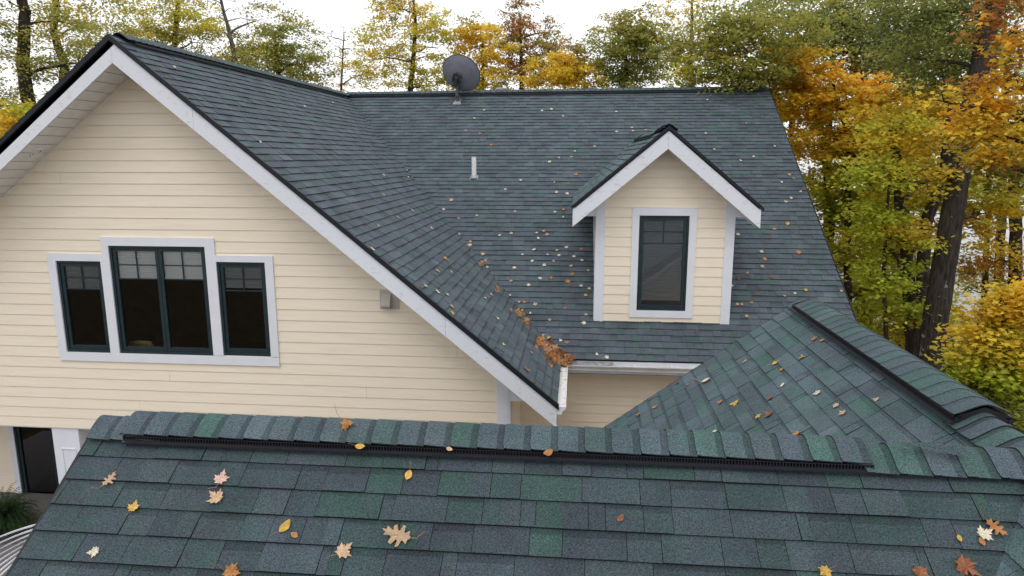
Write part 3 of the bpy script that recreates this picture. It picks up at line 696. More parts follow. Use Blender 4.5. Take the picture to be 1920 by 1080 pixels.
# satellite dish
p = put(858, 191); dish = empty('satellite_dish', tuple(p), 'dark grey satellite dish on a bent mast near the main ridge', 'satellite dish')
dc = atY(865, 137, p[1]-.1); sc = p[1]/FPX
mb = MB(); mb.prism([p+a_*-.10+b_*-.16+nrm*.012, p+a_*.10+b_*-.16+nrm*.012, p+a_*.08+b_*.14+nrm*.012, p+a_*-.08+b_*.14+nrm*.012], nrm*.008); mb.build('foot', M['galv'], dish)
mast_top = atY(860, 158, p[1]+.02)
mb = MB(); mb.tube([p+Zv*.01, p+Zv*.16, V3(p[0]+.02, p[1]+.03, p[2]+.3), mast_top], .030, 12)
mb.tube([p+V3(-.01, -.01, .13), p+V3(.0, .02, .36)], .045, 10)
for sx in (-1, 1):
    mb.tube([p+V3(sx*.05, 0, .06), p+V3(sx*.06, .38, .46)], .012, 6)
    mb.tube([p+V3(sx*.08, -.02, .02), p+V3(sx*.03, 0, .16)], .014, 6)
mb.build('mast', M['dish_dark'], dish)
nd = V3(.20, .86, .50); nd /= np.linalg.norm(nd)            # reflector looks away from us and up: its back faces the camera
e1 = V3(.93, 0, -.37)-nd*(V3(.93, 0, -.37)@nd); e1 /= np.linalg.norm(e1); e2 = np.cross(e1, nd); e2 = e2 if e2[2] > 0 else -e2
ra, rb = 36*sc, 34*sc
mb = MB(); rings = []
for i in range(9):
    r = i/8; rings.append([dc+e1*ra*r*math.cos(t)+e2*rb*r*math.sin(t)+nd*(.11*r*r-.11) for t in np.linspace(0, 2*math.pi, 40, endpoint=False)])
for off in (0, .006):
    for i in range(8):
        for j in range(40):
            k = (j+1) % 40; q = [rings[i][j], rings[i][k], rings[i+1][k], rings[i+1][j]]
            mb.poly([x+nd*off for x in (q if i else [q[0], q[2], q[3]])])
mb.build('reflector', M['dish'], dish, smooth=True)
mb = MB(); mb.tube([x for x in rings[8]]+[rings[8][0]], .009, 6, cap=False); mb.build('rim', M['dish_dark'], dish)
mb = MB(); bc = dc+nd*(-.13)+e2*-.09+e1*-.05
mb.prism([bc+e1*-.11+e2*-.12, bc+e1*.11+e2*-.10, bc+e1*.10+e2*.12, bc+e1*-.05+e2*.14, bc+e1*-.12+e2*.03], -nd*.06)
mb.prism([bc+e1*-.05+e2*-.20-nd*.04, bc+e1*.05+e2*-.20-nd*.04, bc+e1*.04+e2*.05-nd*.04, bc+e1*-.04+e2*.05-nd*.04], -nd*.09)
mb.tube([bc-nd*.08, mast_top+Zv*.03], .042, 10); mb.tube([bc+e1*-.14-nd*.05, bc+e1*.14-nd*.05], .02, 8); mb.tube([bc+e1*-.09+e2*.1-nd*.06, bc+e1*-.09+e2*-.12-nd*.1], .016, 8)
mb.build('bracket', M['dish_dark'], dish)
mb = MB(); lnb = dc+nd*.55-e2*.25
mb.tube([dc-e2*rb, lnb], .014, 8); mb.tube([lnb, lnb-nd*.1+e2*.04], .03, 10); mb.build('feed_arm', M['dish_dark'], dish)
mb = MB(); c1_ = p+V3(.04, .02, .2)
mb.tube([c1_, c1_+V3(.25, .15, .06), c1_+V3(.5, .25, .08), c1_+V3(.8, .35, .04), c1_+V3(1.0, .42, -.05)], .006, 5); mb.build('cable', M['plastic'], dish)

# ================================================================== GARAGE IN THE FOREGROUND
garage = empty('garage', (0, 4, GZ), 'low garage roof in the foreground, green and slate shingles with black ridge vents', 'garage')
gY, gz, gxL, gm = 4.0, -1.70, -3.085, .682
rX, rY, rm_ = 2.72, 8.40, .745
fp = plane3(V3(0, gY, gz), V3(1, gY, gz), V3(0, gY-1, gz-gm)); bpn = plane3(V3(0, gY, gz), V3(1, gY, gz), V3(0, gY+1, gz-gm))
lp_ = plane3(V3(rX, 0, gz), V3(rX, 1, gz), V3(rX-1, 0, gz-rm_)); rp_ = plane3(V3(rX, 0, gz), V3(rX, 1, gz), V3(rX+1, 0, gz-rm_))
cross = meet(fp, bpn, lp_)
zE = -3.9
vf = meet(fp, lp_, PZ(zE)); vbk = meet(bpn, lp_, PZ(zE))
fE = gY-(gz-zE)/gm; bE = gY+(gz-zE)/gm
lE = rX-(gz-zE)/rm_; rE = rX+(gz-zE)/rm_
GG = dict(green=.10, expo=.164)
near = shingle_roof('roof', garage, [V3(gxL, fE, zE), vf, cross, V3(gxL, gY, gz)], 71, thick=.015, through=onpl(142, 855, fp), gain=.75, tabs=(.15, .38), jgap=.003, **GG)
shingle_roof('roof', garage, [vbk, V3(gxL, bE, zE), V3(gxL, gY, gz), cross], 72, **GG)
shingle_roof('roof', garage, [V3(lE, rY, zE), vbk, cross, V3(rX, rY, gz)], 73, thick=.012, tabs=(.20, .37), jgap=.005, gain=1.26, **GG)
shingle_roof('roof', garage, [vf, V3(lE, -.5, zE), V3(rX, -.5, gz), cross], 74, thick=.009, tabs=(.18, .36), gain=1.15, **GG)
shingle_roof('roof', garage, [V3(rE, -.5, zE), V3(rE, rY, zE), V3(rX, rY, gz), V3(rX, -.5, gz)], 75, **GG)
# ridge running across the picture
xv1 = onpl(1628, 870, fp)[0]
DX = V3(1, 0, 0)
vx_0 = atY(232, 800, gY-.15)[0]
nc = int(round((xv1-vx_0)/.164)); ex = (xv1-vx_0)/nc
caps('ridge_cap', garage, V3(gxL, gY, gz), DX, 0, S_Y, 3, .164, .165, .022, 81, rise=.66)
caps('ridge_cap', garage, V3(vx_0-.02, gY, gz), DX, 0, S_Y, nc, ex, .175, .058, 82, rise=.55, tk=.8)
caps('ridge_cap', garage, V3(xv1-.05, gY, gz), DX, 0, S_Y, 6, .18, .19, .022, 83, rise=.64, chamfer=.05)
ridge_vent('ridge_vent', garage, V3(vx_0, gY, gz), V3(xv1, gY, gz), S_Y, .168, .050, .080, h=.028)
# long ridge running away from us
yv0 = 8.15; yv1 = onpl(1793, 812, lp_)[1]; DYn = V3(0, -1, 0)
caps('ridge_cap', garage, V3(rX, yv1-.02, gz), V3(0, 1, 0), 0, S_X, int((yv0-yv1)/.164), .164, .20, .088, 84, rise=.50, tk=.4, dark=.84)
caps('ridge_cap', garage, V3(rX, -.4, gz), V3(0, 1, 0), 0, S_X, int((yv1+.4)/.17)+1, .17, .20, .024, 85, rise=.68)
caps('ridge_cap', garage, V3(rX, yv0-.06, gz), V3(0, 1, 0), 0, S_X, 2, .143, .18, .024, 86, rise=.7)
ridge_vent('ridge_vent', garage, V3(rX, yv1, gz), V3(rX, yv0, gz), S_X, .185, .078, .082, h=.04)
# rakes
def grake(A, B, out, name='rake_fascia'):
    mb = MB(); o = np.array(out, float); A = np.array(A, float); B = np.array(B, float)
    mb.prism([A-Zv*.04, B-Zv*.04, B-Zv*.26, A-Zv*.26], -o*.03); f = mb.build(name, M['white'], garage)
    mb = MB(); mb.prism([A+o*.002+Zv*.006, B+o*.002+Zv*.006, B+o*.002-Zv*.05, A+o*.002-Zv*.05], o*.02); mb.build('drip_edge', M['black_metal'], garage)
for yE in (fE, bE): grake(V3(gxL, gY, gz), V3(gxL, yE, zE), (-1, 0, 0))
grake(V3(rX, rY, gz), V3(lE, rY, zE), (0, 1, 0)); grake(V3(rX, rY, gz), V3(rE, rY, zE), (0, 1, 0))
mb = MB()
mb.poly([(gxL+.35, fE+.35, -6.3), (gxL+.35, bE-.35, -6.3), (gxL+.35, bE-.35, zE+.0), (gxL+.35, gY, gz-.3), (gxL+.35, fE+.35, zE+.0)])
mb.poly([(gxL+.35, fE+.35, -6.3), (lE+.2, fE+.35, -6.3), (lE+.2, fE+.35, zE), (gxL+.35, fE+.35, zE)])
mb.poly([(gxL+.35, bE-.35, -6.3), (lE+.3, bE-.35, -6.3), (lE+.3, bE-.35, zE), (gxL+.35, bE-.35, zE)])
mb.poly([(lE+.3, bE-.35, -6.3), (lE+.3, rY-.35, -6.3), (lE+.3, rY-.35, zE), (lE+.3, bE-.35, zE)])
mb.poly([(lE+.3, rY-.35, -6.3), (rE-.3, rY-.35, -6.3), (rE-.3, rY-.35, zE), (rX, rY-.35, gz-.3), (lE+.3, rY-.35, zE)])
mb.poly([(rE-.3, rY-.35, -6.3), (rE-.3, -.2, -6.3), (rE-.3, -.2, zE), (rE-.3, rY-.35, zE)])
mb.build('wall', M['siding'], garage)
# lifted shingle corner and loose flap where the two ridges meet
mb = MB(); rr = random.Random(3)
for pts_, c_t in (([(1742, 838), (1800, 835), (1815, 848), (1790, 853), (1768, 847)], tint(rr)), ([(1690, 832), (1748, 833), (1742, 838), (1700, 838)], tint(rr))):
    mb.prism([atY(x, y, gY-.10-.02*(y-838)/10) for x, y in pts_], (0, .012, .006), 0, c_t)
mb.build('loose_shingle', [M['shingle']], garage, tint=True)
#PART2
# ================================================================== PORCH THINGS
def fern():
    c = atY(6, 968, 9.6); rnd = random.Random(8)
    f = empty('hanging_fern', (c[0], c[1], c[2]-.25), 'bushy dark green fern in a hanging basket beside the porch column', 'plant')
    mb = MB(); mb.tube([c+Zv*-.27, c+Zv*-.06], [.11, .17], 18); mb.build('basket', M['plastic'], f)
    mb = MB()
    for k in range(3):
        a = k*2.094+2.6; mb.tube([c+V3(.16*math.cos(a), .16*math.sin(a), -.06), c+V3(-.02, 0, .55)], .003, 4)
    mb.tube([c+V3(-.02, 0, .55), V3(c[0]-.02, c[1], WB-.02)], .004, 4); mb.build('hanger', M['plastic'], f)
    mb = MB()
    for i in range(480):
        az = rnd.uniform(0, 2*math.pi); L = rnd.uniform(.36, .68); el = rnd.uniform(.1, 1.35); d = V3(math.cos(az), math.sin(az), 0)
        col = rnd.choice([(.018, .045, .014), (.03, .065, .018), (.012, .03, .012), (.045, .08, .02)])
        pts = []; p = c+d*.06+Zv*rnd.uniform(-.08, .05); v = d*math.cos(el)+Zv*math.sin(el)
        for s in range(9):
            pts.append(p.copy()); p = p+v*L/8; v = v-Zv*.26; v /= np.linalg.norm(v)
        side0 = np.cross(d, Zv)
        for s in range(1, 8):
            t = (pts[s+1]-pts[s-1]); t /= np.linalg.norm(t); wdt = .055*(1-s/9)+.008
            for q in (-1, 1):
                for h in (0, .5):
                    b = pts[s]+t*L/8*h; tip = b+side0*q*wdt+t*.018-Zv*rnd.uniform(0, .02)
                    mb.poly([b-t*.006, tip, b+t*.008], 0, tuple(x*rnd.uniform(.8, 1.3) for x in col))
    mb.build('foliage', M['fern'], f, tint=True)
fern()
def porch_chair():
    A = atZ(58, 985, -5.45); t = empty('garden_bench', (A[0]-.4, A[1], -6.12), 'white bench of curved slats on the porch below the fern', 'bench')
    for k in range(8):
        z = -5.40-.035*k; p = atZ(60-4*k, 988+9*k, z); q = atZ(-50, 1030+14*k, z-.05); m = (p+q)/2+V3(0, .05, .035)
        mb = MB(); pts = [(1-f)**2*p+2*f*(1-f)*m+f*f*q for f in np.linspace(0, 1, 9)]
        for a, b in zip(pts[:-1], pts[1:]): mb.prism([a, b, b+V3(.02, .055, .004), a+V3(.02, .055, .004)], (0, 0, .018))
        mb.build('slat', M['white'], t)
        if k == 0: P0, Q0 = p, q
    P1, Q1 = p, q
    for a, b in ((P0, P1), (Q0, Q1)):
        mb = MB(); mb.prism([a-Zv*.03, b-Zv*.03, b-Zv*.03+V3(.04, 0, 0), a-Zv*.03+V3(.04, 0, 0)], Zv*-.04); mb.build('frame', M['white'], t)
    for a in (P0, P1, Q0, Q1):
        mb = MB(); mb.box((a[0], a[1]-.02, -6.12), (a[0]+.045, a[1]+.025, a[2]-.07)); mb.build('leg', M['white'], t)
porch_chair()

# ================================================================== FALLEN LEAVES
MAPLE = [(0, -.48), (.10, -.46), (.30, -.52), (.26, -.34), (.50, -.22), (.42, -.08), (.60, .14), (.36, .10), (.30, .20), (.16, .10), (.22, .36), (.12, .34), (0, .62),
         (-.12, .34), (-.22, .36), (-.16, .10), (-.30, .20), (-.36, .10), (-.60, .14), (-.42, -.08), (-.50, -.22), (-.26, -.34), (-.30, -.52), (-.10, -.46)]
OAK = [(0, -.55), (.10, -.42), (.26, -.40), (.14, -.28), (.16, -.18), (.42, -.14), (.44, -.02), (.18, .0), (.16, .10), (.40, .22), (.30, .30), (.13, .24), (.10, .34), (.20, .50), (.06, .48), (0, .64),
       (-.06, .48), (-.18, .52), (-.10, .34), (-.14, .24), (-.34, .28), (-.40, .16), (-.16, .08), (-.18, -.02), (-.46, -.04), (-.40, -.16), (-.16, -.18), (-.14, -.28), (-.28, -.42), (-.10, -.42)]
OVAL = [(0, -.5), (.16, -.42), (.30, -.22), (.34, 0), (.27, .24), (.14, .42), (0, .55), (-.14, .42), (-.28, .24), (-.34, 0), (-.29, -.22), (-.15, -.42)]
LC = {'t': (.62, .42, .26), 'o': (.50, .23, .08), 'r': (.30, .12, .06), 'y': (.68, .42, .09), 'w': (.74, .66, .50), 'p': (.66, .44, .36)}
CN = {'t': 'tan', 'o': 'orange-brown', 'r': 'rusty red', 'y': 'yellow', 'w': 'pale cream', 'p': 'pinkish tan'}
rl = random.Random(77)
def leaf_geo(mb, P, U, V, N, size, shape, col, curl, rnd, stem=True):
    out = {'m': MAPLE, 'k': OAK, 'v': OVAL}[shape]; a = rnd.uniform(0, 2*math.pi); ca, sa = math.cos(a), math.sin(a)
    bx_, by_ = rnd.uniform(-1, 1)*curl, rnd.uniform(.2, 1)*curl
    def pt(x, y):
        h = (bx_*x*x*1.6+by_*y*y*1.3+.10*math.sin(7*x+3*y)*curl)*size+.05*size
        return P+(U*(x*ca-y*sa)+V*(x*sa+y*ca))*size+N*h
    c0 = pt(0, -.05); n = len(out)
    for i in range(n):
        p, q = out[i], out[(i+1) % n]; k = .86 if (i % 4 < 2) else 1.0
        mb.poly([c0, pt(*p), pt(*q)], 0, tuple(min(1, x*k*rnd.uniform(.92, 1.06)) for x in col))
    if stem:
        s0 = pt(0, -.46); s1 = pt(rnd.uniform(-.2, .2), -.85)+N*.1*size; s2 = pt(rnd.uniform(-.3, .3), -1.15)+N*.02
        mb.tube([s0, s1, s2], [.014*size, .012*size, .010*size], 4, 0, tuple(x*.8 for x in col))
def basis(pl):
    N = np.array(pl[0]); U = np.cross(V3(0, 0, 1), N); U /= np.linalg.norm(U); return U, np.cross(N, U), N
def one_leaf(P, pl, size, shape, ck, label, group, stem=True, curl=None):
    U, V, N = basis(pl); mb = MB(); k = rl.uniform(.85, 1.12); col = tuple(min(1, x*k) for x in LC[ck])
    leaf_geo(mb, P+N*.012, U, V, N, size, shape, col, rl.uniform(.1, .6) if curl is None else curl, rl, stem)
    o = mb.build('fallen_leaf', M['fallen'], None, tint=True); me = o.data
    me.transform(Matrix.Translation(Vector(-P))); o.location = P
    return tag(o, label, 'leaf', group)
# -- small leaves on the house roofs: (offset of the survey sheet, scale, points)
MAINP = """2 295,710t 330,752w 398,838tb 440,865w 488,945ob 555,1018w 738,663y 810,678o 867,735ob 665,1016tb 1015,914w 938,960w 1172,555w 1124,562w 1230,590w 1500,567w 1580,648t 1583,664w 1648,660t 1390,743w 1272,795t 1208,800t 1163,820w 1296,885ob 1186,925t 1258,932r 1250,982w 1197,975w 1233,1062t 1190,1073w 987,1073t 830,560t 782,600w 1290,767w 1501,668w 627,1062w
3 220,482w 410,595t 213,645w 255,722w 382,776w 445,757w 547,707w 618,843t 637,862o 580,880w 670,926w 625,957w 600,974w 610,1077y
5 570,80o 722,60t 897,43t 1080,45w 1120,35o 1120,68w 1160,112r 640,75o 640,147w 693,180w 690,197w 680,220t 740,277ob 770,298w 777,328o 750,240t 820,400o 873,428w 880,142t 827,152w 997,140w 1030,132t 1005,165w 1045,147t 932,240w 985,218wb 1048,240w 1075,270t 1090,220t 1100,245w 1133,207w 1168,250w 1203,215o 1205,268w 1155,293t 1163,330o 1235,313t 895,302w 977,270w 1033,290w 1062,347o 1140,365ob 1150,380r 1013,350w 880,362t 1200,384w 1240,397w 1223,427y 960,380w 1127,488o 1225,517t 1213,556w 1057,543t 990,470t 968,510w 915,460t 940,460o 870,462w 960,560t 1065,635r 1137,645ob 1107,635w 1275,700w 1320,715w 1020,632o
6 607,52y 545,78o 518,117r 370,104w 482,187w 660,190ob 497,223ob 485,258t 415,290t 532,310r 373,318r 465,390r 593,400t 643,387w 695,373y 866,377t 435,432o 365,440t 388,440t 412,497y 340,350w"""
GABP = """5 208,97r 265,106w 358,70t 512,120w 578,262yb 540,317tb 603,320w 460,390r 483,383w 538,412w 583,425t 603,480t 605,510y 788,425w 815,533w 970,693y 945,770ob 238,217w 425,38w 845,655w 760,442w
2 320,888w 318,988w 62,520w 445,898w
1 880,343w 1312,720w 1540,540w"""
DORP = "2 1327,920tb 1395,850o 1385,870t 1540,718w 1450,815t"
WINP = """6 740,608o 780,615o 405,718y 555,725yb 680,698y 582,758o 130,830o 80,822r 588,833w 753,872w 530,895r 285,915o 355,920yb 472,985y 520,975rb 845,933t 877,968t 1040,903t 652,1068o 258,1062w
5 1545,945ob 1468,980o"""
SH = {'1': (0, 0, 2.7), '2': (600, 0, 2.7), '3': (1240, 0, 2.572), '5': (600, 380, 2.455), '6': (1240, 400, 2.572)}
def parse(txt):
    for line in txt.splitlines():
        w_ = line.split(); ox, oy, s = SH[w_[0]]
        for q in w_[1:]:
            x, r = q.split(','); big = r.endswith('b'); r = r[:-1] if big else r
            yield ox+float(x)/s, oy+float(r[:-1])/s, r[-1], big
MARKS = {'main': [('the dormer', 1256, 470, 150), ('the white vent pipe', 889, 320, 20), ('the satellite dish', 862, 150, 30), ('the main gutter', 1180, 690, 60), ('the upper valley', 730, 290, 40), ('the middle valley', 850, 440, 50), ('the lower valley', 980, 600, 40), ('the right roof edge', 1530, 420, 40)],
         'gable': [('the gable peak', 205, 70, 40), ('the wall vent hood', 730, 560, 30), ('the gable gutter', 1050, 720, 40), ('the middle valley', 850, 440, 50), ('the upper valley', 730, 290, 40)],
         'dormer': [('the dormer peak', 1256, 240, 40), ('the dormer eave', 1074, 380, 30)],
         'wing': [('the long black ridge vent', 1640, 690, 60), ('the far gable tip', 1505, 560, 40), ('the lower left roof edge', 1180, 780, 60), ('the cross ridge', 1500, 820, 60)]}
NM = {'main': 'main roof', 'gable': 'gable roof slope', 'dormer': 'dormer roof', 'wing': 'garage wing slope'}
ORD = ['', 'second ', 'third ', 'fourth ', 'fifth ', 'sixth ', 'seventh ', 'eighth ', 'ninth ', 'tenth ', 'eleventh ', 'twelfth ', 'thirteenth ', 'fourteenth ', 'fifteenth ', 'sixteenth ']
def scatter(region, txt, pl, group, smin, smax):
    buckets = {}
    for x, y, ck, big in parse(txt):
        name, mx_, my_, rr_ = min(MARKS[region], key=lambda m: math.hypot(x-m[1], y-m[2])-m[3])
        dx, dy = x-mx_, y-my_; side = ('right of' if dx > 0 else 'left of') if abs(dx) > abs(dy) else ('below' if dy > 0 else 'above')
        buckets.setdefault((name, side, ck, big), []).append((math.hypot(dx, dy), x, y))
    for (name, side, ck, big), L in buckets.items():
        for i, (d_, x, y) in enumerate(sorted(L)):
            size = rl.uniform(smax*.95, smax*1.25) if big else rl.uniform(smin, smax)
            shape = 'v' if (ck == 'w' and rl.random() < .35) else ('k' if rl.random() < .15 else 'm')
            lab = f"{'large' if big else 'small'} {CN[ck]} leaf on the {NM[region]}, {ORD[min(i, 15)]}closest {side} {name}"; lab = lab if len(lab.split()) <= 16 else lab.replace('pale ', '').replace('lower left ', 'lower ').replace('long black ', '')
            one_leaf(onpl(x, y, pl), pl, size, shape, ck, lab, group, stem=region == 'wing')
def lift(pl, h): return (pl[0], pl[1]+h)
scatter('main', MAINP, lift(mainp, .008), 'leaves scattered on the main roof', .05, .082)
scatter('gable', GABP, lift(gabR, .008), 'leaves scattered on the gable roof slope', .055, .085)
scatter('dormer', DORP, lift(sL, .008), 'leaves on the dormer roof', .06, .09)
scatter('wing', WINP, lift(lp_, .006), 'leaves scattered on the garage wing slope', .05, .072)
one_leaf(onpl(1240+220/2.572, 400+812/2.572, lift(lp_, .008)), lp_, .13, 'v', 'w', 'long pale cream leaf lying near the lower left edge of the wing slope', 'leaves scattered on the garage wing slope')
# -- the near leaves on the foreground slope
def z7(x, y): return x/2.4, 740+y/2.4
def z8(x, y): return 1120+x/2.4, 740+y/2.4
fpl = lift(fp, .010)
NEAR = [(z7(497, 387), 'k', 't', .10, 'curled tan leaf near the left end, under the black ridge vent'),
        (z7(1000, 377), 'm', 'p', .10, 'pinkish tan maple leaf just above another on the foreground roof'),
        (z7(975, 467), 'm', 't', .105, 'tan maple leaf just below the pinkish one on the foreground roof'),
        (z7(608, 507), 'm', 'y', .075, 'curled yellow and orange leaf at the left of the foreground roof'),
        (z7(425, 712), 'm', 'w', .07, 'small pale cream maple leaf at the lower left of the foreground roof'),
        (z7(1285, 597), 'v', 'y', .095, 'oval yellow leaf with a long stem on the foreground roof'),
        (z7(1328, 636), 'v', 'o', .055, 'tiny orange-brown leaf beside the oval yellow leaf'),
        (z7(1840, 368), 'v', 'y', .075, 'round yellow leaf with a long stem just below the ridge vent'),
        (z7(1795, 640), 'k', 't', .17, 'large tan oak leaf in the lower middle of the foreground roof'),
        (z7(1553, 703), 'm', 't', .105, 'tan maple leaf to the left of the large oak leaf'),
        (z7(1050, 806), 'm', 'o', .105, 'orange-brown leaf cut by the bottom edge of the photo'),
        (z8(103, 560), 'v', 'r', .060, 'small rusty red leaf alone right of the roof middle'),
        (z8(1785, 603), 'k', 'o', .115, 'orange-brown oak leaf beside the pale leaf at the right end'),
        (z8(1740, 630), 'm', 'w', .09, 'pale yellow crumpled leaf under the oak leaf at the right end'),
        (z8(1727, 665), 'v', 'o', .055, 'small orange leaf below the pale crumpled leaf'),
        (z8(1625, 650), 'v', 'y', .045, 'tiny yellow leaf left of the pale crumpled leaf'),
        (z8(1660, 785), 'm', 'r', .13, 'large rusty curled leaf at the bottom right'),
        (z8(1445, 803), 'm', 'r', .09, 'rusty leaf left of the large curled one at the bottom right'),
        (z8(1020, 803), 'm', 'y', .075, 'yellow leaf at the bottom edge right of the middle')]
for (x, y), sh, ck, sz, lab in NEAR:
    one_leaf(onpl(x, y, fpl), fp, sz*.86, sh, ck, lab, 'leaves lying on the foreground roof', curl=.35 if ck != 'r' else .8)
vpl = plane3(V3(0, gY-.19, gz-.02), V3(1, gY-.19, gz-.02), V3(0, gY-.16, gz+.04))
for (x, y), ck, lab in ((z7(1570, 138), 'o', 'orange-brown maple leaf on top of the foreground ridge caps'), (z7(1622, 238), 'y', 'orange-yellow leaf caught on the ridge vent, left of the middle'), ((1028, 851), 'o', 'orange-brown leaf caught on the ridge vent, right of the middle'), ((843, 844), 't', 'thin tan leaf scrap caught in the middle of the ridge vent')):
    if lab.startswith('orange-brown maple'): P = atY(x, y, gY-.06); one_leaf(P, (np.array([0, -.35, .93]), 0), .09, 'm', ck, lab, 'leaves on the foreground ridge', curl=.7)
    else: P = atY(x, y, gY-.195); one_leaf(P, (np.array([0, -.55, .83]), 0), .06 if 'scrap' not in lab else .04, 'v', ck, lab, 'leaves on the foreground ridge')
P = atY(1498+3, 726-3, 6.0)
# -- piles of brown leaves packed in the valley
def pile(spots, label, name='leaf_pile'):
    mb = MB(); rnd = random.Random(5); o0 = None
    for x, y, sx, sy, n, ht in spots:
        for i in range(n):
            px, py = x+rnd.gauss(0, sx), y+rnd.gauss(0, sy)
            a = onpl(px, py, mainp); b = onpl(px, py, gabR); P = a if a[1] < b[1] else b
            h = rnd.uniform(0, ht); N = V3(rnd.uniform(-.6, .6), rnd.uniform(-.9, .1), rnd.uniform(.4, 1)); N /= np.linalg.norm(N)
            U = np.cross(V3(.2, 1, .1), N); U /= np.linalg.norm(U)
            P = P-ray(px, py)*h*1.0/np.linalg.norm(ray(px, py))
            if o0 is None: o0 = P
            c = rnd.choice([LC['o'], LC['o'], LC['r'], (.54, .26, .09), (.60, .36, .17), LC['t'], (.34, .15, .06)])
            leaf_geo(mb, P, U, np.cross(N, U), N, rnd.uniform(.07, .11), rnd.choice('mmk'), tuple(q*rnd.uniform(.8, 1.1) for q in c), .9, rnd, False)
    o = mb.build(name, M['fallen'], None, tint=True); o.data.transform(Matrix.Translation(Vector(-o0))); o.location = o0
    return tag(o, label, 'leaf pile', None, 'stuff')
pile([(1016, 642, 4, 5, 16, .05), (1028, 655, 7, 7, 42, .08), (1042, 670, 10, 5, 60, .12), (1058, 676, 9, 4, 50, .10), (1030, 662, 6, 6, 25, .1)], 'heap of orange-brown leaves packed at the foot of the valley')
pile([(977, 590, 3, 3, 8, .03), (988, 606, 2.5, 5, 8, .02), (970, 584, 4, 3, 4, .02)], 'thin run of brown leaves along the lower valley')
pile([(934, 544, 3, 4, 4, .02), (908, 495, 5, 3, 5, .02), (880, 461, 3, 3, 3, .02)], 'few brown leaves gathered along the middle of the valley')
one_leaf(V3(re_[0]+.07, YF+.33, re_[2]-.04), (V3(0, 0, 1), 0), .10, 'm', 'y', 'yellow leaf lying in the near end of the gable gutter', 'leaves in the gutter')
one_leaf(V3(re_[0]+.05, YF+.75, re_[2]-.05), (V3(0, 0, 1), 0), .07, 'k', 't', 'brown leaf further along the gable gutter', 'leaves in the gutter')

# ================================================================== TREES
Q_MAPLE = np.array([(0, -.5), (.34, -.42), (.30, -.2), (.62, .12), (.26, .12), (.18, .36), (0, .66), (-.18, .36), (-.26, .12), (-.62, .12), (-.30, -.2), (-.34, -.42)])
Q_OAK = np.array([(0, -.6), (.22, -.25), (.42, .1), (.16, .3), (0, .62), (-.2, .28), (-.40, .05), (-.16, -.3)])
Q_LEAF = np.array([(0, -.6), (.32, -.05), (0, .6), (-.32, .02)])
def leaves_mesh(name, C, col, size, tmpl, rng, parent, up=.55, droop=.3):
    n = len(C); k = len(tmpl)
    N = rng.normal(size=(n, 3)); N /= np.linalg.norm(N, axis=1)[:, None]; N[:, 2] = np.abs(N[:, 2])+up; N /= np.linalg.norm(N, axis=1)[:, None]
    R = rng.normal(size=(n, 3)); R[:, 2] -= droop; U = np.cross(N, R); U /= np.linalg.norm(U, axis=1)[:, None]; W = np.cross(N, U)
    s = size*rng.uniform(.7, 1.25, n)
    bend = rng.uniform(-.35, .15, n)
    t = tmpl
    v = C[:, None, :]+(U[:, None, :]*t[None, :, 0, None]+W[:, None, :]*t[None, :, 1, None])*s[:, None, None]+N[:, None, :]*(np.abs(t[None, :, 0])*bend[:, None]*s[:, None])[:, :, None]
    me = bpy.data.meshes.new(name); me.vertices.add(n*k); me.vertices.foreach_set('co', v.astype(np.float32).ravel())
    me.loops.add(n*k); me.loops.foreach_set('vertex_index', np.arange(n*k, dtype=np.int32))
    me.polygons.add(n); me.polygons.foreach_set('loop_start', np.arange(0, n*k, k, dtype=np.int32)); me.polygons.foreach_set('loop_total', np.full(n, k, np.int32))
    a = me.attributes.new('tint', 'FLOAT_COLOR', 'FACE'); a.data.foreach_set('color', np.concatenate([np.clip(col, 0, 1), np.ones((n, 1))], 1).astype(np.float32).ravel())
    me.materials.append(M['leaf']); me.update(calc_edges=True)
    o = bpy.data.objects.new(name, me); COL.objects.link(o); o.parent = parent; o.location = -parent.location
    return o
PAL = {
 'olive': [(.44, .40, .09), (.37, .36, .08), (.52, .42, .11), (.30, .32, .07)],
 'green': [(.31, .35, .08), (.38, .39, .09), (.24, .29, .07), (.44, .40, .10)],
 'dark': [(.14, .18, .05), (.18, .22, .06), (.11, .14, .04), (.25, .26, .07)],
 'ygreen': [(.58, .55, .07), (.66, .58, .07), (.46, .48, .06), (.70, .56, .07)],
 'lime': [(.56, .60, .07), (.46, .54, .06), (.66, .63, .08), (.38, .46, .06)],
 'yellow': [(.80, .56, .05), (.74, .52, .05), (.84, .62, .08), (.60, .48, .05)],
 'gold': [(.80, .56, .06), (.82, .60, .07), (.70, .50, .06), (.60, .52, .07)],
 'orange': [(.85, .52, .06), (.82, .45, .05), (.85, .60, .08), (.76, .52, .07)],
 'rust': [(.48, .20, .05), (.38, .16, .05), (.56, .27, .06), (.40, .24, .06)],
 'brown': [(.42, .26, .09), (.34, .21, .08), (.48, .29, .09), (.36, .28, .09)],
}
